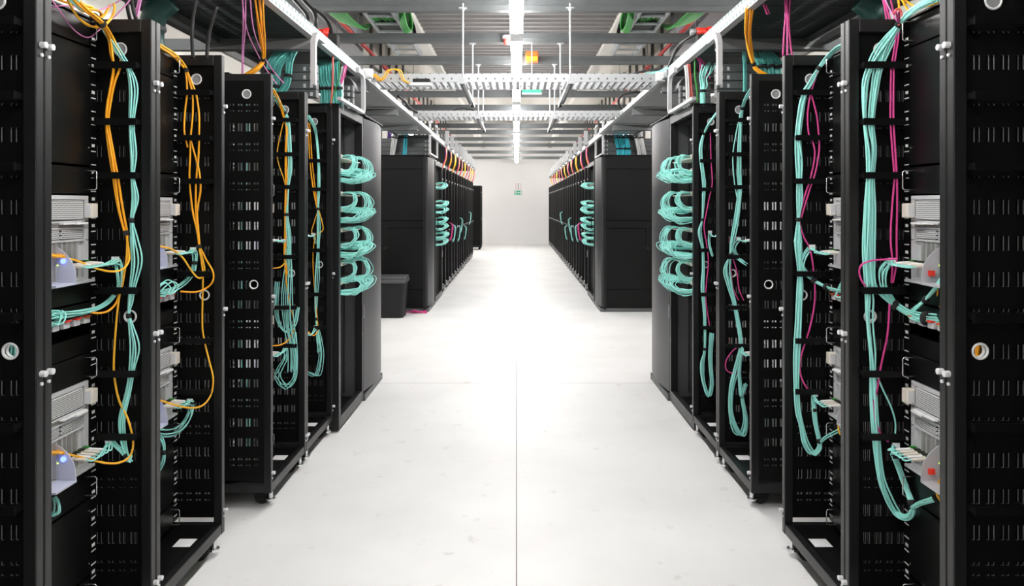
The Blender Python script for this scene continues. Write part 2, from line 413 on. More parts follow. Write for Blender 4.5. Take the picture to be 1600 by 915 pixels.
def make_rack(s, label, group, full=True, w=W):
    t = thing('server_rack', label, 'server rack', (0, 0, 0), group)
    zb, zt = .08, 2.08
    fr = MB()
    for y0, y1 in ((0, .03), (w-.03, w)):
        B(s, fr, 0, .035, y0, y1, zb, zt-.006); B(s, fr, .95, 1., y0, y1, zb, zt-.006)
    for z0, z1 in ((zb, zb+.042), (zt-.05, zt-.006)):
        if z0 < 1: B(s, fr, .002, .032, .03, w-.03, z0, z1)
        B(s, fr, .96, .99, .03, w-.03, z0, z1)
        for y0, y1 in ((.005, .03), (w-.03, w-.005)): B(s, fr, .035, .95, y0, y1, z0, z1)
    fr.obj('frame', 'post', t, bevel=.003)
    mb = MB(); B(s, mb, .20, 1., 0, w, zt-.006, zt); mb.obj('top_panel', 'black', t)
    mb = MB(); B(s, mb, .032, .96, .02, w-.02, .100, .104); mb.obj('base_panel', 'blank', t)
    mb = MB(); B(s, mb, 1.0, 1.02, 0, w, .1, 2.06); mb.obj('rear_door', 'panel', t)
    for y in (.004, w-.004):
        if full:
            sw_ = slotted(s, y).obj('side_wall', 'panel', t, solid=.004)
            sw_.data.materials.append(M['lit_rim']); sw_.modifiers['solid'].material_offset_rim = 1
        else: B(s, MB(), .035, .95, y-.001, y+.001, .13, 2.04).obj('side_wall', 'panel', t)
    for k, y in enumerate((.02, w-.058)):
        mb = MB(); B(s, mb, .19, .192, y, y+.038, .14, 2.03); B(s, mb, .192, .22, y+(0 if k == 0 else .036), y+(.002 if k == 0 else .038), .14, 2.03)
        nf = len(mb.f)
        if full:
            mk = mb; z = .16; i = 0
            while z < 2.0:
                yy = y+.004 if k == 0 else y+.006
                B(s, mk, .1885, .19, yy, yy+.026, z, z+.0036)
                if i % 2: B(s, mk, .1885, .19, yy+.004, yy+.020, z+.016, z+.026)
                z += .04445; i += 1
        r = mb.obj('mounting_rail', 'black', t); r.data.materials.append(M['tick'])
        for p_ in list(r.data.polygons)[nf:]: p_.material_index = 1
    if full:
        for z in BARS:
            mb = MB(); B(s, mb, .036, .175, w-.062, w-.056, z-.011, z+.011); B(s, mb, .036, .04, w-.056, w-.014, z-.008, z+.008); B(s, mb, .171, .175, w-.056, w-.014, z-.008, z+.008)
            mb.obj('lacing_bar', 'black', t)
        for y in (w-.005, .005):
            ring(s, .083, y, 1.072, .0195, .0035).obj('cable_grommet', 'white', t, True)
            ring(s, .117, y, 1.977, .0205, .0035).obj('cable_grommet', 'white', t, True)
            MB().cyl((s*.117, y-.001, 1.977), 1, .019, .002, 20).obj('grommet_cap', 'gcap', t)
        mb = MB(); B(s, mb, .06, .13, w-.20, w-.13, .1045, .1055); mb.obj('sticker', 'white', t)['label'] = 'white paper label'
    for z in (1.862, 1.015, .175):
        for y in (.010, w-.015):
            mb = MB()
            for dz in (.0,):
                c0 = (s*-.016, y+.002, z+dz)
                mb.cyl((min(s*-.016, 0), y+.002, z+dz), 0, .0085, .016, 12)
            mb.cyl((min(s*-.006, 0), y+.002, z-.026), 0, .005, .006, 10)
            mb.obj('hinge', 'knob', t, bevel=.002)
    for y in (.06, w-.06):
        MB().cyl((s*.02, y, .028), 2, .010, .055, 10).cyl((s*.02, y, .028), 2, .022, .008, 12).obj('levelling_foot', 'chrome', t)
    for y in (.10, w-.08):
        for u in (.07, .9):
            mb = MB().cyl((s*u, y-.02, .040), 1, .040, .04, 20); c = mb.obj('caster', 'rubber', t)
            m2 = MB(); B(s, m2, u-.03, u+.03, y-.027, y-.022, .03, .081); B(s, m2, u-.03, u+.03, y+.022, y+.027, .03, .081); m2.obj('fork', 'black', c)
    return t

# equipment prototypes in rack space (u = 0 at the rack front, +u into the rack)
EY0, EY1 = .06, W-.06
def make_chassis(s, label, group):
    t = thing('blade_chassis', label, 'server', (0, 0, 0), group); U = .19; y0, y1 = EY0+.004, EY1-.02; H = .277
    mb = MB(); B(s, mb, U+.004, U+.70, y0, y1, 0, H); mb.obj('body', 'chassis', t)
    mb = MB()                                   # face frame
    for z0, z1 in ((0, .012), (.130, .137), (.170, .176), (.190, .197), (.264, H)): B(s, mb, U-.008, U+.004, y0, y1, z0, z1)
    for a, b in ((y0, y0+.01), (y1-.022, y1)): B(s, mb, U-.008, U+.004, a, b, .012, .264)
    B(s, mb, U-.03, U-.008, y0, y1, -.004, .004)
    mb.obj('bezel_frame', 'chassis', t, bevel=.0015)
    mb = MB(); B(s, mb, U-.012, U+.002, y0+.012, y1-.034, .200, .261); mb.obj('upper_grille', 'mesh', t, bevel=.004)
    mb = MB(); B(s, mb, U-.004, U+.002, y0+.012, y1-.024, .177, .190); mb.obj('vent_strip', 'meshd', t)
    for a, b in ((y0+.012, y0+.15), (y0+.16, y0+.30), (y0+.31, y1-.030)):
        mb = MB(); B(s, mb, U-.007, U+.002, a, b, .139, .168); mb.obj('lower_grille', 'mesh', t, bevel=.003)
    mb = MB(); B(s, mb, U-.022, U-.008, y1-.16, y1-.03, .186, .190); B(s, mb, U-.030, U-.020, y1-.10, y1-.04, .185, .191); mb.obj('release_handle', 'white', t)
    mb = MB(); B(s, mb, U-.036, U-.008, y1-.030, y1+.006, .205, .252); la = mb.obj('latch', 'latch', t, bevel=.003)
    mb = MB(); B(s, mb, U-.032, U-.012, y1-.0315, y1-.030, .209, .248); mb.obj('latch_face', 'chassis', la)
    n = 0; y = y1-.05
    while y > y0+.285:
        mb = MB(); B(s, mb, U-.004, U+.004, y-.022, y-.004, .014, .128); B(s, mb, U-.010, U-.004, y-.0225, y-.019, .014, .128)
        b = mb.obj('blade', 'blade', t)
        mb = MB(); B(s, mb, U-.0055, U-.004, y-.018, y-.008, .066, .126); mb.obj('vent_slots', 'vents', b)
        mb = MB(); B(s, mb, U-.0055, U-.004, y-.016, y-.008, .018, .05); mb.obj('port', 'slotd', b)
        mb = MB(); B(s, mb, U-.012, U-.006, y-.015, y-.010, .060, .064); mb.obj('status_light', 'led', b)
        y -= .0265; n += 1
    # controller module with curved lever guard
    yl = y+.0
    mb = MB(); B(s, mb, U-.006, U+.004, yl-.10, yl-.01, .014, .128); cm = mb.obj('controller_module', 'chassis', t)
    mb = MB()
    for i in range(4): B(s, mb, U-.010, U-.006, yl-.09, yl-.075, .022+i*.02, .036+i*.02)
    mb.obj('network_port', 'slotd', cm)
    yf = yl+.012
    pr = [(U-.004, .118)] + [(U-.004-.060*math.sin(a)**1.2, .118-.085*(1-math.cos(a))**.8) for a in [math.pi/2*i/8 for i in range(1, 9)]] + [(U-.066, .008), (U-.004, .008)]
    mb = MB().prism([(s*a, b) for a, b in pr], 1, yf, yf+.003) if False else MB()
    k = len(pr); nn = len(mb.v)
    for yy in (yf, yf+.004): mb.v += [(s*a, yy, b) for a, b in pr]
    mb.f.append(list(range(k))); mb.f.append(list(range(k, 2*k))[::-1])
    for i in range(k): j = (i+1) % k; mb.f.append([i, j, k+j, k+i])
    B(s, mb, U-.066, U-.004, yf-.10, yf+.004, .003, .009)
    mb.obj('lever_guard', 'fin' if s < 0 else 'finr', t)
    mb = MB()
    if s < 0: mb.cyl((s*(U-.028), yf-.004, .075), 1, .008, .004, 12)
    else: B(s, mb, U-.045, U-.028, yf-.010, yf, .030, .046)
    mb.obj('indicator_light' if s < 0 else 'release_button', 'blue' if s < 0 else 'red', t)
    return t
def make_handle_unit(s, label, group, H=.088, handle=True):
    t = thing('rack_server', label, 'server', (0, 0, 0), group); U = .19
    mb = MB(); B(s, mb, U-.002, U+.65, EY0, EY1-.004, 0, H-.002); mb.obj('body', 'blank', t, bevel=.001)
    if handle:
        for y in (EY0+.02, EY1-.03):
            mb = MB().tube([(s*(U-.002), y, H*.15), (s*(U-.035), y, H*.15), (s*(U-.04), y, H*.2), (s*(U-.04), y, H*.8), (s*(U-.035), y, H*.85), (s*(U-.002), y, H*.85)], .0022, 6, False)
            mb.obj('handle', 'chrome', t, True)
    return t
def make_blank(s, label, H, group=None):
    t = thing('blanking_plate', label, 'panel', (0, 0, 0), group); U = .19
    mb = MB(); B(s, mb, U-.003, U+.012, EY0-.006, EY1-.004, .001, H-.001); mb.obj('plate', 'blank', t, bevel=.0015)
    mb = MB()
    for y in (EY0, EY1-.012):
        for z in (H*.15, H*.85): mb.cyl((s*(U-.006) if s > 0 else s*(U-.003), y+.002, z), 0, .003, .003, 8)
    mb.obj('screws', 'chrome', t)
    return t
def make_switch(s, label, group):
    t = thing('network_switch', label, 'network switch', (0, 0, 0), group); U = .19; H = .066
    mb = MB(); B(s, mb, U-.002, U+.45, EY0, EY1-.004, 0, H); mb.obj('body', 'blank', t)
    for i in range(4):
        y = EY1-.06-i*.055
        mb = MB(); B(s, mb, U-.028, U-.002, y-.018, y+.014, .006, .026); p = mb.obj('transceiver', 'chassis', t, bevel=.002)
        mb = MB(); B(s, mb, U-.034, U-.020, y-.016, y+.010, .026, .031); mb.obj('pull_tab', 'red' if i % 3 else 'oplast', p)
    mb = MB(); B(s, mb, U-.006, U-.002, EY1-.02, EY1-.012, .01, .05); mb.obj('ear', 'chrome', t)
    return t

note_tree()
DL0, DL1, DR = 1.226, 1.166, 1.116
RY = {1: 1.957, 2: 2.563, 3: 3.575, 4: 4.180}
RYn = 1.352
def front(s, i): return (DL0 if i <= 2 else DL1) if s < 0 else DR
names = {(-1, 0): 'black rack cut by the left picture edge', (-1, 1): 'nearest fully seen left rack, orange cables on its slotted side wall',
 (-1, 2): 'second left rack, three orange cords fanned on its side wall', (-1, 3): 'left rack just past the floor gap, closed slotted side facing camera',
 (-1, 4): 'narrow-looking left rack right before the left patch cabinet',
 (1, 0): 'black rack cut by the right picture edge', (1, 1): 'nearest fully seen right rack, thick aqua bundle and magenta cords',
 (1, 2): 'second right rack, aqua bundle with a long magenta cord', (1, 3): 'right rack just past the floor gap with hooked caster',
 (1, 4): 'right rack right before the right patch cabinet'}
where = {(-1, 0): 'left edge rack', (-1, 1): 'nearest fully seen left rack', (-1, 2): 'second left rack', (-1, 3): 'left rack past the gap', (-1, 4): 'left rack before patch cabinet',
 (1, 0): 'right edge rack', (1, 1): 'nearest fully seen right rack', (1, 2): 'second right rack', (1, 3): 'right rack past the gap', (1, 4): 'right rack before patch cabinet'}
for s in (-1, 1):
    sd = 'left' if s < 0 else 'right'
    grp = 'open server racks on the near %s' % sd
    proto = make_rack(s, names[(s, 1)], grp); note_tree()
    proto.location = (s*front(s, 1), RY[1], 0)
    for i in (0, 2, 3, 4):
        y = RYn if i == 0 else RY[i]
        dup(proto, (s*front(s, i), y, 0), 'open black server rack, ' + names[(s, i)], grp)
    proto['label'] = 'open black server rack, ' + names[(s, 1)]
    # equipment
    ch = make_chassis(s, '', 'blade chassis in the near %s racks' % sd)
    hu = make_handle_unit(s, '', 'black servers with wire handles, %s' % sd)
    lo = make_handle_unit(s, '', 'plain black servers, %s' % sd, .06, False)
    sw = make_switch(s, '', 'network switches in the near %s racks' % sd)
    b1 = make_blank(s, '', .39, 'tall blank panels, %s' % sd); b2 = make_blank(s, '', .25, 'short blank panels, %s' % sd)
    note_tree()
    first = {}
    def place(o, i, z, text):
        loc = (s*front(s, i), RY[i], z); lab = text + ', in the ' + where[(s, i)]
        if o.name not in first: first[o.name] = 1; o.location = loc; o['label'] = lab
        else: dup(o, loc, lab)
    for i in (1, 2, 3, 4):
        place(hu, i, 1.975, 'black server with wire handles at the very top')
        place(b1, i, 1.575, 'tall glossy black panel under the top blank') if False else None
        place(b1, i, 1.58, 'tall black blank panel near the top')
        place(hu, i, 1.487, 'black server with wire handles above the upper chassis')
        place(ch, i, 1.203, 'light grey blade chassis, the upper one')
        place(lo, i, 1.135, 'black flat server below the upper chassis')
        place(sw, i, 1.062, 'black switch with orange tabbed plugs')
        place(hu, i, .875, 'black server with wire handles above the lower chassis')
        place(ch, i, .597, 'light grey blade chassis, the lower one')
        place(hu, i, .485, 'black server with wire handles under the lower chassis')
        place(b2, i, .228, 'black blank panel near the bottom')
        place(hu, i, .132, 'lowest black server with wire handles')
        place(lo, i, .965, 'black flat server above the handled server')

# ------------------------------------------------------------------ closed and patch cabinets
def closed_cabinet(s, d, y, w, label, dp=1.1, H=2.12, tag_='end cabinet'):
    t = thing('server_cabinet', label, 'cabinet', (s*d, y, 0))
    x0 = s*d
    mb = MB(); n = []
    a, b = sorted((x0+s*.06, x0+s*dp)); MB().box(a, b, y+.012, y+w-.012, .02, H-.01).obj('carcass', 'side', t, bevel=.004)
    for yy in (y, y+w-.012):
        sp = MB()
        for z0, z1 in ((.06, .30), (.31, 1.13), (1.14, 1.23), (1.24, H-.2), (H-.19, H-.02)):
            a, b = sorted((x0+s*.075, x0+s*(dp-.01))); sp.box(a, b, yy, yy+.012, z0, z1)
        sp.obj('side_panel', 'side', t, bevel=.002)
    # bowed mesh door
    k = 10; pr = []
    for i in range(k+1):
        v = i/k; pr.append((x0+s*(.012-.03*math.sin(math.pi*v)), y+.012+(w-.024)*v))
    pr = pr + [(x0+s*.04, y+w-.012), (x0+s*.04, y+.012)]
    MB().prism(pr, 2, .07, H-.03).obj('door', 'door', t)
    h = MB().tube([(x0-s*.012, y+w-.06, 1.28), (x0-s*.045, y+w-.06, 1.26), (x0-s*.045, y+w-.06, 1.10), (x0-s*.012, y+w-.06, 1.08)], .006, 6, False).obj('door_handle', 'black', t)
    MB().box(min(x0+s*.04, x0+s*.075), max(x0+s*.04, x0+s*.075), y, y+.04, .03, H-.01).box(min(x0+s*.04, x0+s*.075), max(x0+s*.04, x0+s*.075), y+w-.04, y+w, .03, H-.01).obj('corner_post', 'post', t, bevel=.003)
    a, b = sorted((x0, x0+s*dp)); MB().box(a, b, y, y+w, H-.01, H).obj('top_panel', 'black', t)
    MB().box(a, b, y+.01, y+w-.01, 0.0, .05).obj('plinth', 'galvd', t)
    return t
def patch_cabinet(s, d, y, w, label, dp=1.0, H=2.09):
    t = thing('patch_cabinet', label, 'cabinet', (s*d, y, 0)); x0 = s*d
    fr = MB()
    def bx(m, u0, u1, y0, y1, z0, z1): a, b = sorted((x0+s*u0, x0+s*u1)); m.box(a, b, y0, y1, z0, z1)
    for y0, y1 in ((y, y+.05), (y+w-.04, y+w)): bx(fr, 0, .05, y0, y1, .02, H); bx(fr, dp-.05, dp, y0, y1, .02, H)
    for z0, z1 in ((.02, .09), (H-.05, H)):
        bx(fr, 0, .04, y+.05, y+w-.04, z0, z1)
    fr.obj('frame', 'post', t, bevel=.003)
    m = MB(); bx(m, 0, dp, y, y+w, H, H+.006); m.obj('top_panel', 'black', t)
    for yy in (y+.01, y+w-.02):
        m = MB(); bx(m, .05, dp, yy, yy+.01, .03, H-.01)
        for zz in (.55, 1.0, 1.45, 1.9): bx(m, .06, .16, yy-.002, yy, zz, zz+.004)
        for zz in (.3, 1.2): bx(m, .13, .134, yy-.002, yy, zz, zz+.7)
        m.obj('side_panel', 'gpanel2', t)
    m = MB(); bx(m, .17, .18, y+.05, y+w-.04, .05, H-.05)
    for k in range(4): bx(m, .165, .17, y+.16+k*.15, y+.165+k*.15, .05, H-.05)
    m.obj('inner_panel', 'gpanel2', t)
    m = MB(); bx(m, .04, dp-.05, y+.02, y+w-.02, .02, .045); m.obj('base_panel', 'black', t)
    for k, yy in enumerate((y+.07, y+w-.10)):
        m = MB(); bx(m, .12, .124, yy, yy+.035, .09, H-.06); r = m.obj('mounting_rail', 'post', t)
        m = MB()
        z = .12
        while z < H-.1: bx(m, .118, .12, yy+.012, yy+.022, z, z+.012); z += .044
        m.obj('rail_holes', 'tick' if k == 0 else 'slotd', r)
    m = MB(); bx(m, -.012, .03, y+w-.03, y+w-.022, .62, .72); m.obj('catch', 'chrome', t)
    return t
def strand_mesh(pts, r, m, name, seg=5, sub=5):
    return MB().tube(pts, r, seg, True, sub).mesh(name, m, True)
def tuft(s, d, yc, w, z, label, group, n=24, low=False, lod=1, R=None):
    """a comb of aqua patch cords: out of a fibre shelf, over in an arc and back to the near post"""
    t = thing('patch_cord_bundle', label, 'cables', (s*d, yc, z), group)
    for k in range(n):
        f = k/(n-1); g = random.gauss; rr = random.random
        ye = yc+.065+.02*rr(); q = w/.76
        if low:            # flat band along the lower shelf
            y0 = yc+(.16+.34*f)*q; out = .085+.04*rr()+.02*f; dr = .05+.03*rr()
            A = [(.03, y0, 0.), (-out*.5, y0+.01+g(0, .01), .010+g(0, .006)), (-out, y0-.01+g(0, .012), -.004+g(0, .008)), (-out*1.02, y0-.04+g(0, .01), -dr*.45),
                 (-out*.75, y0-.07-.05*f, -dr*.9+g(0, .006)), (-out*.4, (y0+ye)/2-.03, -dr+g(0, .006))]
        elif f < .5:       # near half: tight arc straight down to the post
            y0 = yc+(.14+.16*f)*q; out = .050+.03*rr(); dr = .085+.035*rr()
            A = [(.02, y0, .006), (-out*.7, y0+g(0, .006), .008+g(0, .005)), (-out, y0+g(0, .01), -dr*.35), (-out*.85, y0-.01+g(0, .01), -dr*.7), (-out*.35, (y0+ye)/2, -dr+g(0, .007))]
        else:              # far half: wide arc that comes back along the lower band
            y0 = yc+(.34+.20*(f-.5)*2)*q; out = .080+.035*rr(); dr = .10+.025*rr()
            A = [(.02, y0, .006), (-out*.6, y0+.01+g(0, .008), .010+g(0, .005)), (-out, y0+g(0, .012), -dr*.3+g(0, .006)), (-out*1.08, y0-.01+g(0, .012), -dr*.7), (-out*.85, y0-.06+g(0, .01), -dr*1.02), (-out*.4, (y0+ye)/2-.02, -dr*1.05+g(0, .006))]
        p = [Vector((s*(d+.08), A[0][1], z))]+[Vector((s*(d+a[0]), a[1], z+a[2])) for a in A]+[Vector((s*(d+.03), ye, z-dr*.95+g(0, .005))), Vector((s*(d+.10), ye, z-dr*1.1))]
        me = MB().tube(p, .0028 if R is None else R, 5 if lod else 4, True, 5 if lod else 3).mesh('cable', 'teal', True, org=t.location)
        o = bpy.data.objects.new('cable', me); C.objects.link(o); o.parent = t
    return t
def fibre_shelf(s, d, y, w, z, label, group):
    t = thing('fibre_shelf', label, 'patch panel', (s*d, y, z), group)
    a, b = sorted((s*(d+.005), s*(d+.30))); MB().box(a, b, y+.08, y+w-.08, z-.012, z-.008).obj('tray', 'latch', t)
    a, b = sorted((s*(d+.07), s*(d+.30))); MB().box(a, b, y+.08, y+w-.08, z-.0079, z+.012).obj('port_block', 'slotd', t)
    a, b = sorted((s*(d+.0), s*(d+.07))); MB().box(a, b, y+.085, y+.10, z-.008, z+.012).obj('cable_guide', 'latch', t, bevel=.003)
    return t
TZ = ((1.765, 0), (1.675, 1), (1.525, 0), (1.415, 1), (1.285, 0), (1.185, 1), (1.065, 0), (.945, 1))
for s in (-1, 1):
    sd = 'left' if s < 0 else 'right'; d = 1.13; y = 4.79
    patch_cabinet(s, d, y, .76, 'open near %s patch cabinet full of aqua cords' % sd)
    for j, (z, low) in enumerate(TZ):
        if low and j == 1 and False: continue
        pos = ['topmost', 'second from the top', 'third from the top', 'fourth from the top', 'fourth from the bottom', 'third from the bottom', 'second from the bottom', 'lowest'][j]
        fibre_shelf(s, d, y, .76, z, 'beige fibre shelf in the near %s patch cabinet, %s' % (sd, pos), 'fibre shelves, near %s' % sd)
        tuft(s, d, y, .76, z, 'looping comb of aqua patch cords, near %s cabinet, %s' % (sd, pos), 'aqua patch cord combs, near %s' % sd, 26, low)
    closed_cabinet(s, 1.12, 5.56, .74, 'closed grey-doored cabinet on the near %s, beside the patch cabinet' % sd)
    closed_cabinet(s, 1.19 if s < 0 else 1.14, 10.2, .84, 'tall black end cabinet across the cross aisle, %s row' % sd, 1.15, 2.13)
    d2 = 1.19 if s < 0 else 1.14
    patch_cabinet(s, d2, 11.06, 1.0, 'open far %s patch cabinet beyond the cross aisle' % sd)
    for j, z in enumerate((1.77, 1.50, 1.25, 1.02)):
        pos = ('topmost', 'second from the top', 'second from the bottom', 'lowest')[j]
        fibre_shelf(s, d2, 11.06, 1.0, z, 'fibre shelf in the far %s patch cabinet, %s' % (sd, pos), 'fibre shelves, far %s' % sd)
        tuft(s, d2+.0, 11.06, 1.0, z, 'comb of aqua patch cords, far %s cabinet, %s' % (sd, pos), 'aqua patch cord combs, far %s' % sd, 16, True, 0, .007)
        if j > 0: tuft(s, d2, 11.06, 1.0, z-.1, 'lower comb of aqua patch cords, far %s cabinet, %s' % (sd, pos), 'lower aqua patch cord combs, far %s' % sd, 10, True, 0, .007)

# far rows of racks
ORD = ['first', 'second', 'third', 'fourth', 'fifth', 'sixth', 'seventh', 'eighth', 'ninth', 'tenth', 'eleventh', 'twelfth', 'thirteenth', 'fourteenth', 'fifteenth', 'sixteenth', 'seventeenth', 'eighteenth', 'nineteenth', 'twentieth', 'twenty-first', 'twenty-second', 'twenty-third', 'twenty-fourth', 'twenty-fifth']
for s, n in ((-1, 14), (1, 24)):
    sd = 'left' if s < 0 else 'right'; d = 1.19 if s < 0 else 1.15
    grp = 'black racks in the far %s row' % sd
    pr = make_rack(s, '', grp, False)
    mb = MB(); B(s, mb, .12, .125, .05, W-.05, .14, 2.03)
    for k in range(9): B(s, mb, .116, .12, .055, W-.055, .2+k*.2, .38+k*.2)
    mb.obj('front_blanking', 'blank', pr); note_tree()
    y = 12.08
    for i in range(n):
        lab = 'black rack in the far %s row, %s past the patch cabinet' % (sd, ORD[i])
        loc = (s*(d+random.choice((0, 0, .006))), y, 0)
        if i == 0: pr.location = loc; pr['label'] = lab
        else: dup(pr, loc, lab)
        y += .61 if s < 0 else .615
    if s < 0:
        dup(pr, (s*1.13, 24.3, 0), 'lone black rack standing near the end wall at left'); lone = 1
        closed = 1
    # a few cords hanging out of far racks
    for j, (i, z, m) in enumerate([(2, 1.05, 'magenta'), (5, .95, 'teal'), (6, 1.1, 'teal'), (8, .9, 'teal'), (11, 1.2, 'teal'), (3, 1.0, 'teal')]):
        yy = 12.08+i*.61+.3; x = s*d
        MBt = MB()
        t = thing('loose_cables', 'short loop of %s cords sticking out of the %s far %s rack' % ('magenta' if m == 'magenta' else 'aqua', ORD[i], sd), 'cables', (x, yy, z))
        for k in range(3):
            MB().tube([(x+s*.12, yy, z+.1), (x-s*(.01+.01*k), yy, z+.06), (x-s*(.025+.01*k), yy-.05, z-.05), (x, yy-.12, z-.2-.02*k), (x+s*.12, yy-.14, z-.1)], .0045, 5).obj('cable', m, t, True)

# waste bin
t = thing('waste_bin', 'black lidded waste bin beside the far left end cabinet', 'bin', (-1.62, 9.95, 0))
bx0, bx1, by0, by1 = -1.80, -1.435, 9.62, 9.98
mb = MB()
for z, k in ((.0, .86), (.46, 1.0)):
    cx, cy, hx, hy = (bx0+bx1)/2, (by0+by1)/2, (bx1-bx0)/2*k, (by1-by0)/2*k
    r = .035
    for (sx, sy) in ((1, 1), (-1, 1), (-1, -1), (1, -1)):
        for a in range(4):
            th = math.pi/2*a/3 + {(1, 1): 0, (-1, 1): math.pi/2, (-1, -1): math.pi, (1, -1): 1.5*math.pi}[(sx, sy)]
            mb.v.append((cx+sx*(hx-r)+r*math.cos(th), cy+sy*(hy-r)+r*math.sin(th), z))
for i in range(16): j = (i+1) % 16; mb.f.append([i, j, 16+j, 16+i])
mb.f.append(list(range(16)))
mb.obj('bucket', 'bin', t, solid=.004)
MB().box(bx0-.018, bx1+.018, by0-.018, by1+.018, .445, .50).box(bx0-.012, bx1+.012, by0-.012, by1+.012, .50, .53).obj('lid', mat('bin_lid', (.09, .09, .095), .45), t, bevel=.015)
t = thing('cord_scrap', 'little heap of magenta cord on the floor by the end cabinet', 'cables', (-1.3, 10.15, 0))
for k in range(4):
    MB().tube([(-1.50+.05*k, 10.14, .012), (-1.38, 10.10-.02*k, .012+.012*k), (-1.3+.03*k, 10.15-.03*k, .010), (-1.22, 10.13-.01*k, .03)], .008, 5).obj('cable', 'magenta', t, True)

# ------------------------------------------------------------------ cable trays
def long_tray(s, y0, y1, label, d=1.19, z0=2.405, h=.075, wd=.53):
    t = thing('cable_tray', label, 'cable tray', (s*d, y0, z0))
    a, b = sorted((s*(d-.005), s*(d+.012))); MB().box(a, b, y0, y1, z0, z0+h).obj('side_rail', 'tray', t)
    MB().box(*sorted((s*(d-.02), s*(d+.02))), y0, y1, z0-.006, z0).box(*sorted((s*(d+.0), s*(d+.02))), y0, y1, z0+h, z0+h+.004).obj('rail_lip', 'galvl', t)
    a, b = sorted((s*(d+wd-.012), s*(d+wd))); MB().box(a, b, y0, y1, z0-.03, z0+h).obj('side_rail', 'galvd', t)
    mb = MB(); y = y0+.02; a, b = sorted((s*(d+.012), s*(d+wd-.012)))
    while y < y1-.02: mb.box(a, b, y, y+.012, z0+.002, z0+.008); y += .025
    for k in range(6): xx = s*(d+.06+k*.085); mb.box(xx-.004, xx+.004, y0, y1, z0+.009, z0+.016)
    mb.obj('mesh_bottom', 'basket', t)
    if y0 > 5 and y0 < 6:
        MB().box(*sorted((s*(d+.014), s*(d+wd-.014))), y0, y1, z0-.004, z0).obj('cover_sheet', 'galv', t)
    return t
def cords(t, s, d, y0, y1, z, n, m, r=.006, x0=.05, x1=.45, nm='cable'):
    for k in range(n):
        x = s*(d+x0+(x1-x0)*k/max(1, n-1)); g = random.uniform
        pts = []; y = y0
        while y < y1: pts.append((x+g(-.012, .012), y, z+g(0, .02))); y += .45
        pts.append((x, y1, z)); MB().tube(pts, r, 5, True, 3).obj(nm, m, t, True)
for s in (-1, 1):
    sd = 'left' if s < 0 else 'right'
    dd = 1.17 if s < 0 else 1.14
    long_tray(s, .4, 5.62, 'perforated steel cable tray above the near %s racks' % sd, dd)
    long_tray(s, 5.64, 10.25, 'lighter cable tray section bridging the cross aisle on the %s' % sd, dd-.01, 2.415, .05, .47)
    long_tray(s, 10.3, 21.2 if s < 0 else 26.8, 'cable tray above the far %s rack row' % sd, 1.17, 2.40, .07, .5)
    # cables lying in the near tray
    t = thing('tray_cables', 'layer of dark cables lying in the near %s tray' % sd, 'cables', (s*1.2, .5, 2.43))
    cords(t, s, dd, .45, 5.5, 2.432, 9, 'bcable', .010, .08, .46)
    # crosswise support struts with tapered ends
    for k, (y, lab) in enumerate(((1.6, 'first'), (4.28, 'second'), (5.9, 'third, past the patch cabinet'), (7.4, 'fourth, over the cross aisle'), (8.9, 'fifth, over the cross aisle'))):
        t = thing('support_strut', 'crosswise grey strut under the %s tray, %s' % (sd, lab), 'bracket', (s*1.8, y, 2.33), 'crosswise tray struts')
        a, b = sorted((s*(dd+.0), s*2.499)); MB().box(a, b, y, y+.045, 2.33, 2.345).box(a, b, y, y+.003, 2.345, 2.395).box(a, b, y+.042, y+.045, 2.345, 2.395).obj('channel', 'galvd', t)
        mb = MB(); q = [(s*(dd+.0), 2.335), (s*(dd+.0), 2.394), (s*(dd+.05), 2.396), (s*(dd+.62), 2.336)]
        nn = len(mb.v); mb.v += [(x, y-.006, z) for x, z in q]+[(x, y-.001, z) for x, z in q]
        mb.f += [[0, 1, 2, 3], [7, 6, 5, 4], [0, 3, 7, 4], [0, 4, 5, 1], [1, 5, 6, 2], [2, 6, 7, 3]]
        mb.obj('gusset', 'galv', t)
    # diagonal dark strap of the tray seen over near racks
    t = thing('hanger_bar', 'dark diagonal flat bar behind the near %s tray' % sd, 'bracket', (s*1.8, 2.0, 2.4))
    MB().box(*sorted((s*1.72, s*1.76)), 1.3, 4.27, 2.36, 2.40).obj('bar', 'rib', t)

# waterfall frames standing on rack tops, with stacked grey slack panels
def portal(s, d, ya, yb, yc0, label, zt=2.40, zb=2.09, base=True):
    t = thing('cable_waterfall', label, 'cable guide', (s*d, ya, zb))
    a, b = sorted((s*(d-.004), s*(d+.022)))
    r = .10
    def leg(y, dirn):
        out = [(y, zb), (y, zt-r)]
        for k in range(1, 7):
            th = math.pi/2*k/6; out.append((y+dirn*r*(1-math.cos(th)), zt-r+r*math.sin(th)))
        out.append((y+dirn*(r+.12), zt))
        w_ = .035
        inn = [(y+dirn*(r+.12), zt-w_)]
        for k in range(6, 0, -1):
            th = math.pi/2*k/6; rr = r-w_; inn.append((y+dirn*(r-rr*math.cos(th)), zt-r+rr*math.sin(th)))
        inn += [(y+dirn*w_, zt-r), (y+dirn*w_, zb)]
        mb = MB(); p = out+inn; k = len(p); mb.v += [(a, u, v) for u, v in p]+[(b, u, v) for u, v in p]
        h = len(out)
        for side in (0, k):
            for i in range(h-1):
                j = k-1-i; mb.f.append([side+i, side+i+1, side+j-1, side+j])
        for i in range(k): j = (i+1) % k; mb.f.append([i, j, k+j, k+i])
        return mb
    leg(ya, 1).obj('upright', 'bracket', t)
    if yb: leg(yb, -1).obj('upright', 'bracket', t)
    if base: MB().box(a, b, yc0, yb if yb else ya+.3, zb, zb+.02).obj('base_bar', 'bracket', t)
    return t
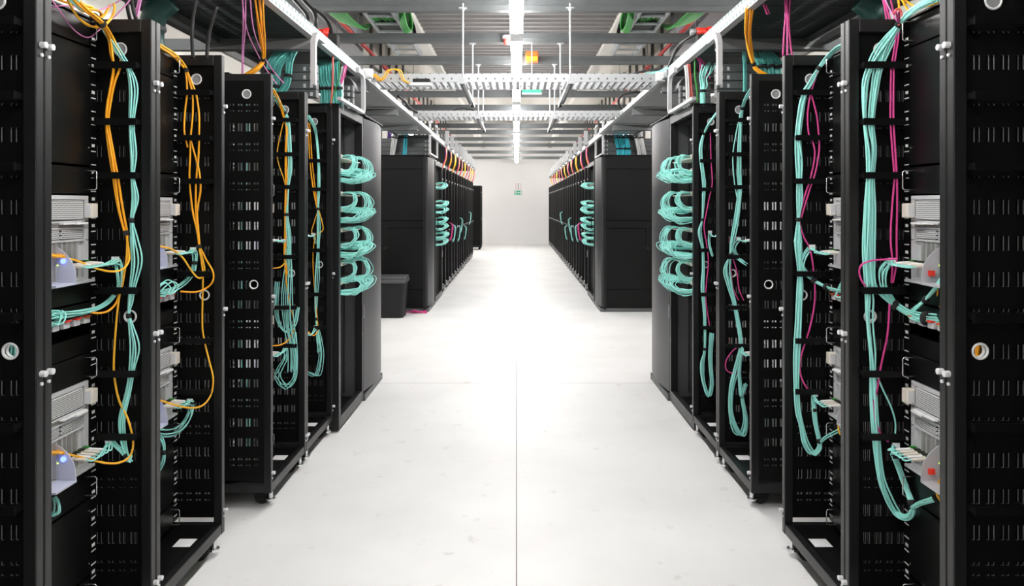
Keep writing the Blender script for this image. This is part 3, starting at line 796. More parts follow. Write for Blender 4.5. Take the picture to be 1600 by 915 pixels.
def slack_panel(s, d, y, wd, label, zb=2.085, th=.043, dp=.06):
    t = thing('slack_enclosure', label, 'panel', (s*d, y, zb))
    a, b = sorted((s*(d+.03), s*(d+wd)))
    for k in range(4):
        MB().box(a, b, y, y+dp, zb+.001+k*th, zb+.001+k*th+th-.003).obj('tier', 'galvd', t, bevel=.003)
    for k in range(4):
        for c in (.05, .09): MB().box(*sorted((s*(d+c), s*(d+c+.014))), y-.006, y, zb+.008+k*th, zb+.03+k*th).obj('clip', 'bracket', t)
    return t
for s in (-1, 1):
    sd = 'left' if s < 0 else 'right'
    portal(s, 1.09, 4.06, 5.42, 4.66, 'white curved cable frame on top of the near %s racks' % sd, 2.40, 2.10)
    slack_panel(s, 1.155, 4.45, .36, 'stacked grey four-tier panel over the %s rack before the patch cabinet' % sd, 2.085, .05)
    slack_panel(s, 1.09, 5.15, .24, 'stacked grey four-tier panel on the near %s patch cabinet' % sd, 2.10)
    d2 = 1.17
    portal(s, d2, 10.22, 11.2, 10.25, 'white curved cable frame on the far %s end cabinet' % sd, 2.62, 2.14)
    slack_panel(s, d2, 10.5, .95, 'stacked grey panel behind cables on the far %s end cabinet' % sd, 2.14, .06)
    t = thing('waterfall_plate', 'dark curved plate inside the white frame, near %s' % sd, 'cable guide', (s*1.2, 5.3, 2.2))
    pr = [(s*(1.12+.02), 2.27)] + [(s*(1.14+.17*(1-math.cos(a))), 2.27+.12*math.sin(a)) for a in [math.pi/2*k/6 for k in range(7)]] + [(s*1.5, 2.39)]
    mb = MB(); k = len(pr)
    for yy in (5.30, 5.42): mb.v += [(x, yy, z) for x, z in pr]
    for i in range(k-1): mb.f.append([i, i+1, k+i+1, k+i])
    mb.obj('plate', 'gpanel', t, True, solid=.003)

# cross trays, struts and rods
for (y, d, lab) in ((5.85, 1.13, 'near perforated cross tray spanning the aisle'), (8.15, 1.12, 'far perforated cross tray spanning the aisle')):
    t = thing('cross_tray', lab, 'cable tray', (0, y, 2.41))
    for yy in (y, y+.39): MB().box(-d, d, yy, yy+.003, 2.41, 2.468).box(-d, d, yy, yy+.016, 2.406, 2.41).box(-d, d, yy, yy+.012, 2.468, 2.471).obj('side_rail', 'traycross', t)
    mb = MB(); x = -d+.03
    while x < d-.03: mb.box(x, x+.022, y+.003, y+.39, 2.412, 2.42); x += .055
    mb.obj('rungs', 'galvl', t)
for s in (-1, 1):
    sd = 'left' if s < 0 else 'right'
    for (ya, yb, lab) in ((5.66, 7.10, 'near'), (7.95, 9.5, 'far')):
        t = thing('hanging_strut', 'pale strut channel under the %s cross tray, %s of the lights' % (lab, sd), 'bracket', (s*.41, ya, 2.36))
        x = s*.412
        MB().box(x-.021, x+.021, ya, yb, 2.40, 2.404).box(x-.021, x-.018, ya, yb, 2.365, 2.40).box(x+.018, x+.021, ya, yb, 2.365, 2.40).obj('channel', 'galvl', t, bevel=.001)
        MB().box(x-.018, x+.018, yb-.12, yb-.02, 2.366, 2.372).obj('dark_end_strip', 'rubber', t)  # dark strip under the far end of the channel
        MB().box(x-.025, x+.025, ya-.004, ya, 2.36, 2.407).obj('end_cap', 'galvl', t)
    for (y, lab) in ((5.78, 'nearest'), (7.05, 'second'), (8.12, 'third'), (9.28, 'fourth')):
        t = thing('threaded_rod', 'thin white threaded rod %s of the lights, %s of four' % (sd, lab), 'rod', (s*.412, y, 2.37), 'threaded rods carrying the cross trays')
        x = s*.412
        MB().cyl((x, y+.01, 2.37), 2, .007, .63, 8).obj('rod', 'galvl', t)
        MB().box(x-.03, x+.03, y-.01, y+.03, 2.958, 2.966).cyl((x, y+.01, 2.945), 2, .014, .012, 6).obj('clamp', 'galvl', t)

# ladder trays with green cables high beside the deck
for s in (-1, 1):
    sd = 'left' if s < 0 else 'right'
    t = thing('ladder_tray', 'high galvanised ladder tray holding green cables, %s side' % sd, 'cable tray', (s*1.36, 2, 3.35))
    for x in (1.22, 1.50): MB().box(*sorted((s*(x-.012), s*(x+.012))), 1.5, 9.7, 3.33, 3.41).obj('rail', 'galv', t)
    mb = MB(); y = 1.6
    while y < 9.6: mb.box(-1.49 if s < 0 else 1.22, -1.22 if s < 0 else 1.49, y, y+.03, 3.335, 3.355); y += .33
    mb.obj('rungs', 'galv', t)
    t = thing('green_cables', 'thick run of green cables in the high ladder tray, %s side' % sd, 'cables', (s*1.36, 2, 3.38))
    for k in range(11):
        x0 = 1.25+.022*k; g = random.uniform
        MB().tube([(s*(x0+g(-.01, .01)), yy, 3.37+g(0, .03)) for yy in (1.6, 3, 4.4, 5.6, 6.8, 7.7)] + [(s*(x0+.03), 8.15, 3.42), (s*(1.58+.006*k), 8.25, 3.42), (s*(1.60+.012*k), 7.9-.02*k, 3.30), (s*(1.62+.015*k), 7.2, 3.27), (s*(1.68+.015*k), 6.0, 3.3)], .010, 6).obj('cable', 'green', t, True)
    t = thing('green_coil', 'coil of green cable beside the high ladder tray, %s side' % sd, 'cables', (s*1.15, 6.2, 3.3))
    for k in range(5):
        MB().tube([(s*(1.13+.015*k)+.0, 7.85+.30*math.sin(a)+.03*k, 3.40+.11*math.cos(a)) for a in [2*math.pi*j/12 for j in range(13)]], .011, 6).obj('loop', 'green', t, True)
    t = thing('black_conduit', 'black flexible hose hanging by the high ladder tray, %s side' % sd, 'hose', (s*1.1, 6.6, 3.3))
    MB().tube([(s*1.17, 8.3, 3.5), (s*1.12, 8.2, 3.38), (s*1.10, 8.15, 3.26), (s*1.14, 8.3, 3.24), (s*1.15, 8.4, 3.36)], .02, 8).obj('hose', 'bcable', t, True)
    # dark junction trough on the ladder
    t = thing('junction_box', 'dark flat box on the ladder tray, %s side, nearest of three' % sd, 'box', (s*1.36, 6.1, 3.36))
    MB().box(*sorted((s*1.235, s*1.485)), 7.30, 7.56, 3.356, 3.42).obj('body', 'rubber', t, bevel=.005)
    MB().box(*sorted((s*1.27, s*1.45)), 7.32, 7.54, 3.42, 3.43).obj('lid', 'rubber', t)
    for nb, (ya_, yb_) in enumerate(((7.98, 8.24), (8.72, 9.0))):
        t = thing('junction_box', 'dark flat box on the ladder tray, %s side, %s' % (sd, ('in the middle', 'at its far end')[nb]), 'box', (s*1.36, ya_, 3.36))
        MB().box(*sorted((s*1.235, s*1.485)), ya_, yb_, 3.356, 3.41).obj('body', 'rubber', t, bevel=.005)
        MB().box(*sorted((s*1.27, s*1.45)), ya_+.02, yb_-.02, 3.41, 3.42).obj('lid', 'rubber', t)

# ------------------------------------------------------------------ cable bundles
def PW(px, py, y):
    if y < 4.9 and y not in (2.28, 2.93, 2.33, 2.95, 2.01, 3.63):
        s_ = -1 if px < CX else 1; d_ = (DL0 if y < 3.3 else DL1) if s_ < 0 else DR
        y = min(y, (d_+.165)*F/abs(px-CX))
    return P(px, py, y)
def bundle(name, label, m, path, n, r=.0028, spread=.006, y=None, ties=(), cat='cables', group=None, seg=6, tie_r=None, starts=None, ends=None, flat=1.0):
    """path: (px, py[, spread factor[, depth]]) traced on the wall plane at depth y, or Vectors"""
    base = []
    fac = []
    for q in path:
        if isinstance(q, Vector): base.append(q); fac.append(1.)
        else:
            base.append((PW if name.startswith(('cable_b', 'patch')) else P)(q[0], q[1], q[3] if len(q) > 3 else y)); fac.append(q[2] if len(q) > 2 else 1.)
    t = thing(name, label, cat, base[0], group)
    for k in range(n):
        a = 2*math.pi*k/n+random.uniform(-.4, .4); rad = spread*(.35 if (k % 2 and n > 4) else 1.)
        ph = random.uniform(0, 6.28); pts = []
        for i, (b, f) in enumerate(zip(base, fac)):
            aa = a+.5*math.sin(i*.9+ph)
            off = Vector((math.cos(aa)*rad*f, math.sin(aa)*rad*.5*f*flat, math.sin(aa)*rad*.4*f))
            pts.append(b+off)
        if starts: pts = list(starts[k % len(starts)])+pts
        if ends: pts = pts+list(ends[k % len(ends)])
        MB().tube(pts, r, seg).obj('cable', m, t, True)
    for i in ties:
        b = base[i]; c = base[min(i+1, len(base)-1)]; dr = (c-base[max(i-1, 0)]).normalized()*.008
        MB().tube([b-dr, b+dr], tie_r or (spread*fac[i]+r*1.5), 10, False).obj('cable_tie', 'rubber', t, True)
    return t
def boots(t, s, i, zc, n=5, m='latch'):
    """row of plug boots sticking out of the blade ports of rack i; returns their outer ends"""
    d = front(s, i)+.19; ends = []
    for k in range(n):
        y = RY[i]+EY1-.048-k*.024; z = zc
        x0 = s*(d-.006); x1 = s*(d-.070)
        mb = MB(); a, b = sorted((x0, s*(d-.030))); mb.box(a, b, y-.006, y+.006, z-.004, z+.004)
        mb.tube([(s*(d-.030), y, z), (s*(d-.050), y, z-.001), (x1, y+.002, z-.003)], .0055, 6)
        mb.obj('plug_boot', m if k % 3 else 'white', t, False)
        a, b = sorted((x0, s*(d-.024))); MB().box(a, b, y-.0065, y+.0065, z+.004, z+.009).obj('plug_clip', 'green' if k == 0 else 'rubber', t)
        ends.append(Vector((x1, y+.002, z-.003)))
    return ends

# near left rack (side wall plane)
YA, YBk, YC, YD = RY[1]+W-.048, RY[2]+W-.048, RY[3]+W-.048, RY[4]+W-.048
def conn(s, i, zc, path, y, label, n=5, spread=.006, ties=(), m='teal', name='patch_bundle', r=.0026):
    base = [PW(q[0], q[1], q[3] if len(q) > 3 else y) for q in path]; fac = [q[2] if len(q) > 2 else 1. for q in path]
    t = thing(name, label, 'cables', base[0])
    e = boots(t, s, i, zc, n)
    for k in range(n):
        a = 2*math.pi*k/n; pts = [e[k]]
        pts.append(e[k]+Vector((-s*.02, .012, -.004)))
        for j, (b, f) in enumerate(zip(base, fac)):
            aa = a+.4*math.sin(j); pts.append(b+Vector((math.cos(aa)*spread*f, math.sin(aa)*spread*.5*f, math.sin(aa)*spread*.7*f)))
        MB().tube(pts, r, 6).obj('cable', m, t, True)
    b = base[0]
    MB().box(b.x-.012, b.x+.012, b.y-.010, b.y-.006, b.z-.002, b.z+.016).obj('paper_flag', 'white', t)
    for i_ in ties:
        b = base[i_]; c = base[min(i_+1, len(base)-1)]; dr = (c-base[max(i_-1, 0)]).normalized()*.006
        MB().tube([b-dr, b+dr], spread*fac[i_]+.004, 8, False).obj('cable_tie', 'rubber', t, True)
    return t

# --- L1
bundle('cable_bundle', 'aqua cable bundle down the side wall of the nearest left rack', 'teal',
 [(92, -25, 1.2, 2.2), (122, 8, 1.3, 2.3), (148, 27, .7, 2.4), (168, 56, 1), (188, 88), (200, 107, .8), (208, 140, 1.3), (205, 193, .7), (207, 240, 1.1), (206, 275, .6), (209, 310, 1.2), (205, 344, .5), (208, 375, 1.4), (213, 410, 1.6), (206, 450, .8), (203, 470, .8), (201, 493, .4), (207, 540, 1.8), (204, 577, 1.1), (199, 615, .9), (190, 655, .9), (192, 690, .8), (198, 712, .6), (203, 720, .8)],
 5, .0027, .012, YA, ties=(2, 11, 16))
OP = [(95, -25, 1.2, 2.25), (130, 12, 1.2, 2.3), (158, 36, 1, 2.4), (172, 58, 1), (180, 85, 2), (182, 106, 1.6), (176, 130, .8), (169, 165, .8), (167, 193, .8), (173, 235, 1), (180, 275, 1), (188, 325, 1), (197, 364, .6)]
bundle('cable_bundle', 'tied orange cord bundle on the side wall of the nearest left rack', 'orange', OP, 3, .0042, .008, YA, ties=(2, 12))
e1 = OP[-1:]
d1 = DL0+.19
def port(s, i, yl, z, out=.0): return Vector((s*(front(s, i)+.19-out), RY[i]+yl, z))
yp = 2.305-RY[1]
bundle('patch_cable', 'amber cord from the orange tie to the upper chassis, nearest left rack', 'yellow',
 [(197, 366, 1), (202, 395, 1), (201, 408, 1, YA-.02), (192, 420, 1, YA-.05), (175, 424, 1, YA-.10), (150, 419, 1, 2.40), (120, 407, 1, 2.35), (88, 400, 1, 2.30), (80, 399, 1, 2.29)], 1, .0034, 0, YA)
bundle('patch_cable', 'orange cord looping to the switch plug, nearest left rack', 'orange',
 [(198, 366), (200, 395), (194, 425), (188, 450), (182, 472), (170, 485, 1, YA-.05), (155, 489, 1, YA-.08), (143, 488, 1, YA-.1)], 1, .0036, 0, YA)
bundle('patch_cable', 'long amber cord hanging to the lower chassis, nearest left rack', 'yellow',
 [(199, 366), (198, 400), (192, 440), (187, 460), (182, 500), (178, 560), (179, 590), (186, 625), (200, 655), (208, 690), (203, 712), (188, 722, 1, YA-.04), (165, 723, 1, YA-.08), (135, 716, 1, 2.38), (105, 709, 1, 2.32), (88, 707, 1, 2.30), (80, 706, 1, 2.29)], 1, .0036, 0, YA)
for (px, py, nm) in ((85, 399.5, 'upper'), (84, 706.5, 'lower')):
    c = P(px, py, 2.30); t = thing('network_plug', 'orange network plug in the %s chassis of the nearest left rack' % nm, 'plug', c)
    MB().box(c.x-.03, c.x+.014, c.y-.008, c.y+.008, c.z-.006, c.z+.006).obj('body', 'orange', t, bevel=.002)
    MB().tube([(c.x+.014, c.y, c.z), (c.x+.03, c.y, c.z-.002)], .005, 8, False).obj('strain_relief', 'orange', t, True)
conn(-1, 1, 1.262, [(182, 408, 1.6), (187, 425, 1.3), (187, 445, .9), (181, 457, .7), (168, 472, 1), (150, 482, 1, YA-.05), (125, 488, 1.2, YA-.12), (98, 492, 1.6, 2.36), (78, 492, 2.2, 2.30), (60, 500, 2.5, 2.25)], YA, 'aqua cords curving from upper chassis plugs to the switch, nearest left rack', 6, .008, ties=(3,))
conn(-1, 1, .656, [(172, 690, 1.4), (186, 700, 1.), (196, 712, .8), (200, 719, .8), (204, 712, .8)], YA, 'short aqua cords on the lower chassis plugs, nearest left rack', 5, .006, ties=(2,))
bundle('patch_bundle', 'small aqua loop below the lower chassis of the nearest left rack', 'teal', [(66, 742, 1, 2.28), (76, 758, 1, 2.28), (83, 772, .6, 2.28), (90, 786, 1.3, 2.28), (88, 800, 1.5, 2.28), (76, 803, 1.5, 2.28), (64, 800, 1.5, 2.28)], 4, .0028, .007, 2.28, ties=(2,))
bundle('patch_bundle', 'tangle of aqua cords over the switch plugs, nearest left rack', 'teal', [(62, 484, 1, 2.27), (85, 490, 1, 2.28), (97, 487, 1, 2.28), (95, 500, 1, 2.27), (82, 506, 1, 2.26), (64, 500, 1, 2.26)], 5, .0026, .014, 2.28)
for k, pth in enumerate((
  [(62, -25, 1, 2.2), (90, 12, 1, 2.25), (108, 38, 1, 2.35), (125, 54, 1, 2.4), (140, 58, 1, 2.45), (156, 46, 1, 2.5), (185, 20, 1, 2.5), (210, -8, 1, 2.5)],
  [(68, 16, 1, 2.2), (95, 9, 1, 2.3), (125, 12, 1, 2.4), (150, 16, 1, 2.45), (175, 8, 1, 2.5), (200, -8, 1, 2.5)])):
    bundle('loose_cable', ('lilac cord sagging across the top of the nearest left rack', 'lilac cord running level above the nearest left rack')[k], 'pink', pth, 1, .0022, 0, YA)
for k, (m, pth) in enumerate((
  ('yellow', [(98, -20, 1, 2.25), (112, 12, 1, 2.3), (125, 30, 1, 2.35), (142, 41, 1, 2.4), (160, 41, 1, 2.45), (174, 28, 1, 2.5), (179, 14, 1, 2.5), (178, 5, 1, 2.5)]),
  ('orange', [(78, -5, 1, 2.25), (110, 6, 1, 2.3), (135, 13, 1, 2.35), (152, 16, 1, 2.45), (158, 22, 1, 2.5), (154, 32, 1, 2.5), (150, 42, 1, 2.5)]),
  ('orange', [(172, 8, 1, 2.5), (164, 22, 1, 2.48), (154, 33, 1, 2.45), (150, 45, 1, 2.45)]),
  ('yellow', [(110, -12, 1, 2.3), (128, 6, 1, 2.35), (145, 12, 1, 2.4), (130, 18, 1, 2.35), (112, 2, 1, 2.3)]))):
    bundle('loose_cable', ('amber cord in a wide loop over the nearest left rack', 'orange cord curling over the nearest left rack top', 'short orange cord end over the nearest left rack', 'amber cord curl at the top left corner')[k], m, pth, 1, .0042, 0, YA)
for i_, (px, py) in enumerate(((140, 10), (154, 25))): pass

bundle('cable_bundle', 'aqua cords glimpsed through the wall slots beside the left post', 'teal', [(22, 60), (26, 95), (25, 210), (18, 300), (27, 320), (27, 440), (16, 547), (22, 610), (26, 720), (24, 800)], 4, .0045, .010, 2.01)
bundle('cable_bundle', 'orange cords glimpsed through the wall slots beside the right post', 'orange', [(1545, -20), (1545, 30), (1552, 110), (1560, 210), (1560, 322), (1556, 378), (1550, 440), (1530, 548), (1540, 610), (1545, 715), (1530, 770), (1540, 860)], 3, .005, .010, 2.01)
bundle('cable_bundle', 'aqua cords glimpsed behind slots of the left rack past the gap', 'teal', [(380, 140), (386, 205), (382, 260), (378, 440), (377, 520), (382, 600), (390, 700)], 4, .005, .012, 3.63)
# --- L2
bundle('cable_bundle', 'two amber cords feeding in over the second left rack', 'yellow', [(235, 62, 1, 2.9), (252, 73, 1, 2.95), (268, 83, 1), (282, 96, .8), (290, 106, .6)], 3, .004, .010, YBk)
for k, pth in enumerate(([(290, 110), (292, 130), (292, 150), (289, 175), (288, 205), (293, 230)], 
    [(291, 110), (297, 130), (301, 150), (301, 180), (298, 213), (297, 245), (296, 275), (298, 305), (302, 335), (308, 360), (311, 383)],
    [(292, 110), (300, 130), (307, 150), (311, 180), (311, 213), (310, 245), (307, 275), (306, 300), (306, 330), (309, 360), (311, 383)],
    [(297, 215), (304, 240), (310, 262), (313, 282), (313, 300), (308, 330), (310, 360), (312, 383)])):
    bundle('patch_cable', ('leftmost short orange cord of the fan in the second left rack', 'left long orange cord of the fan in the second left rack', 'right long orange cord of the fan in the second left rack', 'orange cord crossing the fan in the second left rack')[k], 'orange', pth, 1, .0042, 0, YBk, ties=(0,) if k == 1 else (), tie_r=.01)
bundle('patch_cable', 'orange cord hanging to the lower chassis, second left rack', 'yellow', [(311, 385), (315, 410), (317, 435), (316, 500), (318, 525), (326, 560), (333, 590), (330, 615), (318, 632, 1, YBk-.03), (300, 637, 1, YBk-.08), (275, 633, 1, 2.95), (250, 625, 1, 2.9)], 1, .0038, 0, YBk, ties=(0,), tie_r=.012)
bundle('patch_cable', 'orange cord to the upper chassis, second left rack', 'yellow', [(311, 385), (319, 415), (318, 430), (310, 434, 1, YBk-.03), (300, 424, 1, YBk-.06), (285, 402, 1, 3.0), (268, 389, 1, 2.93), (250, 385, 1, 2.9)], 1, .0038, 0, YBk)
bundle('patch_cable', 'orange cord looping to the switch, second left rack', 'orange', [(312, 385), (322, 405), (333, 425), (332, 440), (322, 450), (305, 456, 1, YBk-.04), (282, 455, 1, YBk-.08)], 1, .0038, 0, YBk)
conn(-1, 2, 1.262, [(303, 392, 1.3), (304, 410, 1), (300, 428, 1), (288, 442, 1.2), (272, 452, 1.4, 3.05), (255, 458, 2, 2.95), (242, 462, 2, 2.9)], YBk, 'aqua cords curving from upper plugs, second left rack', 5, .009, ties=(1,))
conn(-1, 2, .656, [(298, 628, 1.3), (297, 645, 1.2), (288, 662, 1.5), (272, 674, 2, 3.05), (252, 676, 2, 2.95), (240, 672, 2, 2.9)], YBk, 'aqua cords curving from lower plugs, second left rack', 5, .009, ties=(0,))
bundle('patch_bundle', 'aqua tail behind the rack post, second left rack', 'teal', [(244, 672, 1, 2.93), (254, 690, 1, 2.93), (256, 706, .6, 2.93), (254, 722, 1, 2.93), (246, 738, 1, 2.93)], 3, .003, .006, 2.93, ties=(2,))
bundle('patch_bundle', 'tangle of aqua cords over the switch, second left rack', 'teal', [(244, 455, 1, 2.9), (262, 440, 1, 2.95), (272, 448, 1, 2.95), (262, 460, 1, 2.9), (244, 458, 1, 2.9)], 4, .0026, .016, 2.9)
# --- L3
bundle('cable_bundle', 'aqua cables on the side wall of the left rack past the gap', 'teal', [(424, 138, 1, 3.9), (434, 158, 1, 4.0), (444, 175, .8), (450, 192, .8), (453, 240, .9), (453, 265), (449, 295, .7), (448, 335, .6), (451, 365), (452, 395, .8), (450, 425, 2), (449, 470, 3), (452, 510, 3), (457, 550, 2.4), (456, 580, 2)], 7, .0028, .011, YC, ties=(2, 7))
bundle('cable_bundle', 'orange cords on the side wall of the left rack past the gap', 'orange', [(426, 140, 1, 3.9), (436, 158, 1, 4.0), (442, 180), (447, 200), (446, 240), (447, 290), (446, 335, .6), (446, 365, .7), (445, 395), (447, 430)], 3, .0042, .006, YC, ties=(6,))
bundle('patch_cable', 'thin orange cord bowing left, left rack past the gap', 'yellow', [(443, 190), (437, 215), (433, 240), (436, 258), (442, 275), (446, 290)], 1, .003, 0, YC)
bundle('patch_cable', 'orange cord hanging to the lower chassis, left rack past the gap', 'orange', [(446, 425), (450, 460), (458, 495), (460, 510), (453, 528), (440, 538, 1, YC-.05), (425, 540, 1, YC-.1)], 1, .0038, 0, YC)
bundle('patch_cable', 'orange cord arcing to the switch, left rack past the gap', 'yellow', [(447, 395), (446, 408), (438, 417, 1, YC-.05), (425, 419, 1, YC-.1)], 1, .0034, 0, YC)
conn(-1, 3, 1.262, [(444, 378, 1), (448, 390, 1), (449, 405, 1)], YC, 'white booted cords on upper plugs, left rack past the gap', 4, .008)
conn(-1, 3, .656, [(446, 545, 1), (446, 560, 1.2), (438, 575, 1.6), (434, 588, 1.6), (446, 604, 1.6), (460, 590, 1), (462, 560, 1), (457, 520, 2)], YC, 'aqua loop from lower plugs, left rack past the gap', 5, .010)
bundle('patch_bundle', 'aqua cords looping low and wide, left rack past the gap', 'teal', [(433, 440), (431, 480), (436, 505), (448, 518), (460, 505), (464, 480)], 5, .0022, .013, YC)
# --- L4
bundle('cable_bundle', 'aqua cables on the side wall of the left rack before the patch cabinet', 'teal', [(481, 180, 1, 4.5), (490, 196, 1, 4.6), (494, 215, .8), (497, 250), (498, 290), (497, 326, .5), (498, 355), (497, 388, .7), (495, 430, 1.6), (493, 470, 1.2), (494, 498, .6), (498, 530, 2), (502, 555, 1.6), (496, 585, 2), (484, 582, 2)], 6, .0028, .010, YD, ties=(5, 10))
bundle('cable_bundle', 'orange cords on the side wall of the left rack before the patch cabinet', 'orange', [(482, 192, 1, 4.6), (484, 215), (486, 250), (490, 290), (496, 326, .5)], 3, .0036, .008, YD)
bundle('patch_cable', 'orange teardrop cord loop, left rack before the patch cabinet', 'yellow', [(497, 328), (490, 350), (487, 362), (494, 366), (504, 360), (504, 350), (498, 328)], 1, .0032, 0, YD)
bundle('patch_cable', 'orange cord to the lower plugs, left rack before the patch cabinet', 'orange', [(492, 370), (489, 400), (491, 450), (496, 500), (497, 515), (490, 524, 1, YD-.05), (482, 518, 1, YD-.1)], 1, .0034, 0, YD)
conn(-1, 4, 1.262, [(490, 368, 1), (493, 380, 1)], YD, 'white booted cords on upper plugs, left rack before the patch cabinet', 3, .006)
conn(-1, 4, .656, [(493, 512, 1), (497, 530, 1), (497, 550, 1)], YD, 'white booted cords on lower plugs, left rack before the patch cabinet', 3, .008)

# --- R1
bundle('cable_bundle', 'thick aqua bundle down the side wall of the nearest right rack, outer half', 'teal', [(1462, -4, 1, 2.25), (1440, 6, .8, 2.35), (1418, 20, .7, 2.45), (1404, 38, .5), (1388, 58, 1), (1372, 82, 1.2), (1361, 106, 1), (1354, 135, 1.2), (1352, 190, .8), (1356, 235, 1.2), (1356, 278, .8), (1355, 330, 1), (1354, 390, 1), (1357, 446, .9), (1358, 470), (1357, 500), (1361, 550), (1362, 578, .8), (1364, 620, 1), (1369, 680, 1), (1376, 742, .8), (1386, 775, 1.1), (1400, 800, 1.2), (1415, 808, 1), (1424, 800, .8), (1424, 785, .6), (1415, 760, .6), (1402, 725, .6), (1395, 710, .6)], 6, .0034, .014, YA, ties=(3, 25))
bundle('cable_bundle', 'thick aqua bundle down the side wall of the nearest right rack, inner half', 'teal', [(1462, 0, 1, 2.25), (1440, 10, .8, 2.35), (1420, 24, .7, 2.45), (1406, 40, .5), (1394, 60, 1), (1382, 84, 1), (1374, 106, .8), (1367, 135, 1), (1362, 190, .7), (1365, 235, 1), (1362, 278, .8), (1362, 330, 1), (1361, 390, 1), (1363, 440, .8), (1375, 458, 1), (1398, 478, .8), (1420, 490, 1, YA-.05), (1448, 497, 1.5, 2.42), (1485, 500, 2, 2.33)], 6, .0034, .012, YA, ties=(15, 17))
bundle('patch_cable', 'magenta cord pair down the nearest right rack', 'magenta', [(1402, 18, 1, 2.4), (1404, 35, .6), (1401, 60), (1397, 90), (1395, 106), (1394, 150), (1394, 193), (1397, 240), (1399, 278), (1397, 320, 2), (1396, 370, 2.4), (1398, 410, 1.5), (1394, 442, .5)], 2, .0036, .005, YA)
bundle('patch_cable', 'magenta cord looping out left across the aqua bundle, nearest right rack', 'magenta', [(1402, 404, 1, 2.45), (1385, 405, 1, 2.48), (1362, 407, 1, YA-.03), (1346, 414, 1, YA-.02), (1343, 428), (1350, 444), (1362, 452), (1380, 456)], 1, .0032, 0, YA)
bundle('patch_cable', 'long magenta cord hanging past the round grommet, nearest right rack', 'magenta', [(1390, 474), (1387, 520), (1380, 555), (1375, 580), (1370, 610), (1365, 630), (1367, 655), (1375, 675), (1388, 690)], 1, .0034, 0, YA)
conn(1, 1, 1.262, [(1392, 410, 1.3), (1380, 422, 1.4), (1380, 445, 1.2), (1390, 462, 1), (1400, 474, .8), (1422, 488, 1, YA-.05), (1450, 494, 1.4, 2.42), (1485, 498, 2, 2.33)], YA, 'aqua cords curving from upper plugs to the switch, nearest right rack', 6, .009, ties=(4,))
conn(1, 1, .656, [(1398, 698, 1.2), (1398, 712, 1), (1404, 730, .8), (1414, 755, .8), (1422, 780, .8), (1424, 792, .6), (1440, 785, .8, YA-.05), (1462, 778, 1, 2.42), (1490, 765, 1.5, 2.33)], YA, 'aqua cords from lower plugs swinging down and back, nearest right rack', 5, .008, ties=(1, 5, 7))
bundle('patch_bundle', 'aqua cords crossing up to the chassis edge, nearest right rack', 'teal', [(1484, 418, 2, 2.33), (1470, 440, 1, 2.36), (1446, 468, .6, 2.4), (1428, 485, 1, 2.45), (1424, 496, 1, 2.46), (1440, 502, 1, 2.42), (1485, 506, 1, 2.33)], 5, .0028, .010, YA, ties=(2,))
bundle('patch_cable', 'single thin aqua cord bowing right, nearest right rack', 'teal', [(1366, 575), (1378, 605), (1392, 635), (1399, 660), (1398, 685)], 1, .0028, 0, YA)
bundle('patch_cable', 'amber cord arc under the upper chassis, nearest right rack', 'yellow', [(1474, 440, 1, 2.33), (1466, 455, 1, 2.33), (1468, 475, 1, 2.33), (1480, 500, 1, 2.32)], 1, .004, 0, 2.33)
bundle('patch_cable', 'amber half-circle cord under the lower chassis, nearest right rack', 'yellow', [(1485, 738, 1, 2.32), (1470, 748, 1, 2.32), (1464, 768, 1, 2.32), (1470, 782, 1, 2.32), (1485, 793, 1, 2.31)], 1, .004, 0, 2.33)
for k, (m, pth) in enumerate((('pink', [(1380, -8, 1, 2.6), (1388, 10, 1, 2.55), (1396, 25, 1, 2.5), (1404, 35, 1, 2.5)]), ('yellow', [(1408, -6, 1, 2.6), (1425, 8, 1, 2.5), (1445, 10, 1, 2.4), (1465, 4, 1, 2.3)]), ('orange', [(1406, -8, 1, 2.6), (1414, 8, 1, 2.5), (1420, 18, 1, 2.45)]), ('coral', [(1396, 22, 1, 2.5), (1402, 14, 1, 2.5), (1408, 18, 1, 2.5), (1408, 30, 1, 2.5), (1404, 40, 1, 2.5)]), ('yellow', [(1402, -8, 1, 2.6), (1405, 10, 1, 2.55), (1404, 30, 1, 2.5)]))):
    bundle('loose_cable', ('thin lilac cord dropping onto the nearest right rack', 'amber cord sagging over the nearest right rack', 'short orange cord over the nearest right rack', 'coral cord curl at the nearest right rack top', 'amber cord falling straight to the nearest right rack')[k], m, pth, 1, .004 if k else .0025, 0, YA)
# --- R2
bundle('cable_bundle', 'aqua bundle down the side wall of the second right rack', 'teal', [(1325, 66, .8, 2.85), (1310, 74, .8, 2.95), (1294, 88, .7), (1279, 107, .5), (1266, 128, .9), (1256, 147, .9), (1250, 180, 1), (1247, 214, .9), (1249, 250, 1.2), (1249, 280, .8), (1249, 310, 1), (1247, 343, .4), (1246, 380, 1.4), (1249, 421, .7), (1250, 450), (1248, 500), (1245, 550), (1244, 600, .8), (1246, 640), (1251, 662, .8), (1258, 690, 1.1), (1270, 708, 1.1), (1280, 700, .7), (1280, 688, .5), (1274, 660, .6), (1271, 635, .8)], 7, .0036, .012, YBk, ties=(3, 11, 23))
bundle('cable_bundle', 'aqua branch curving right to the chassis, second right rack', 'teal', [(1247, 375, 1.5), (1249, 405), (1258, 425), (1272, 438), (1292, 448, 1, YBk-.06), (1325, 458, 1.4, 2.98)], 5, .003, .010, YBk, ties=(3, 4))
bundle('patch_cable', 'long magenta cord with many bends, second right rack', 'magenta', [(1277, 112), (1270, 135), (1266, 148), (1262, 180), (1264, 210), (1271, 225), (1273, 245), (1266, 280), (1256, 310), (1249, 343), (1256, 370), (1266, 390), (1272, 430), (1273, 470), (1266, 510), (1252, 555), (1250, 580), (1258, 602), (1270, 614)], 1, .0036, 0, YBk)
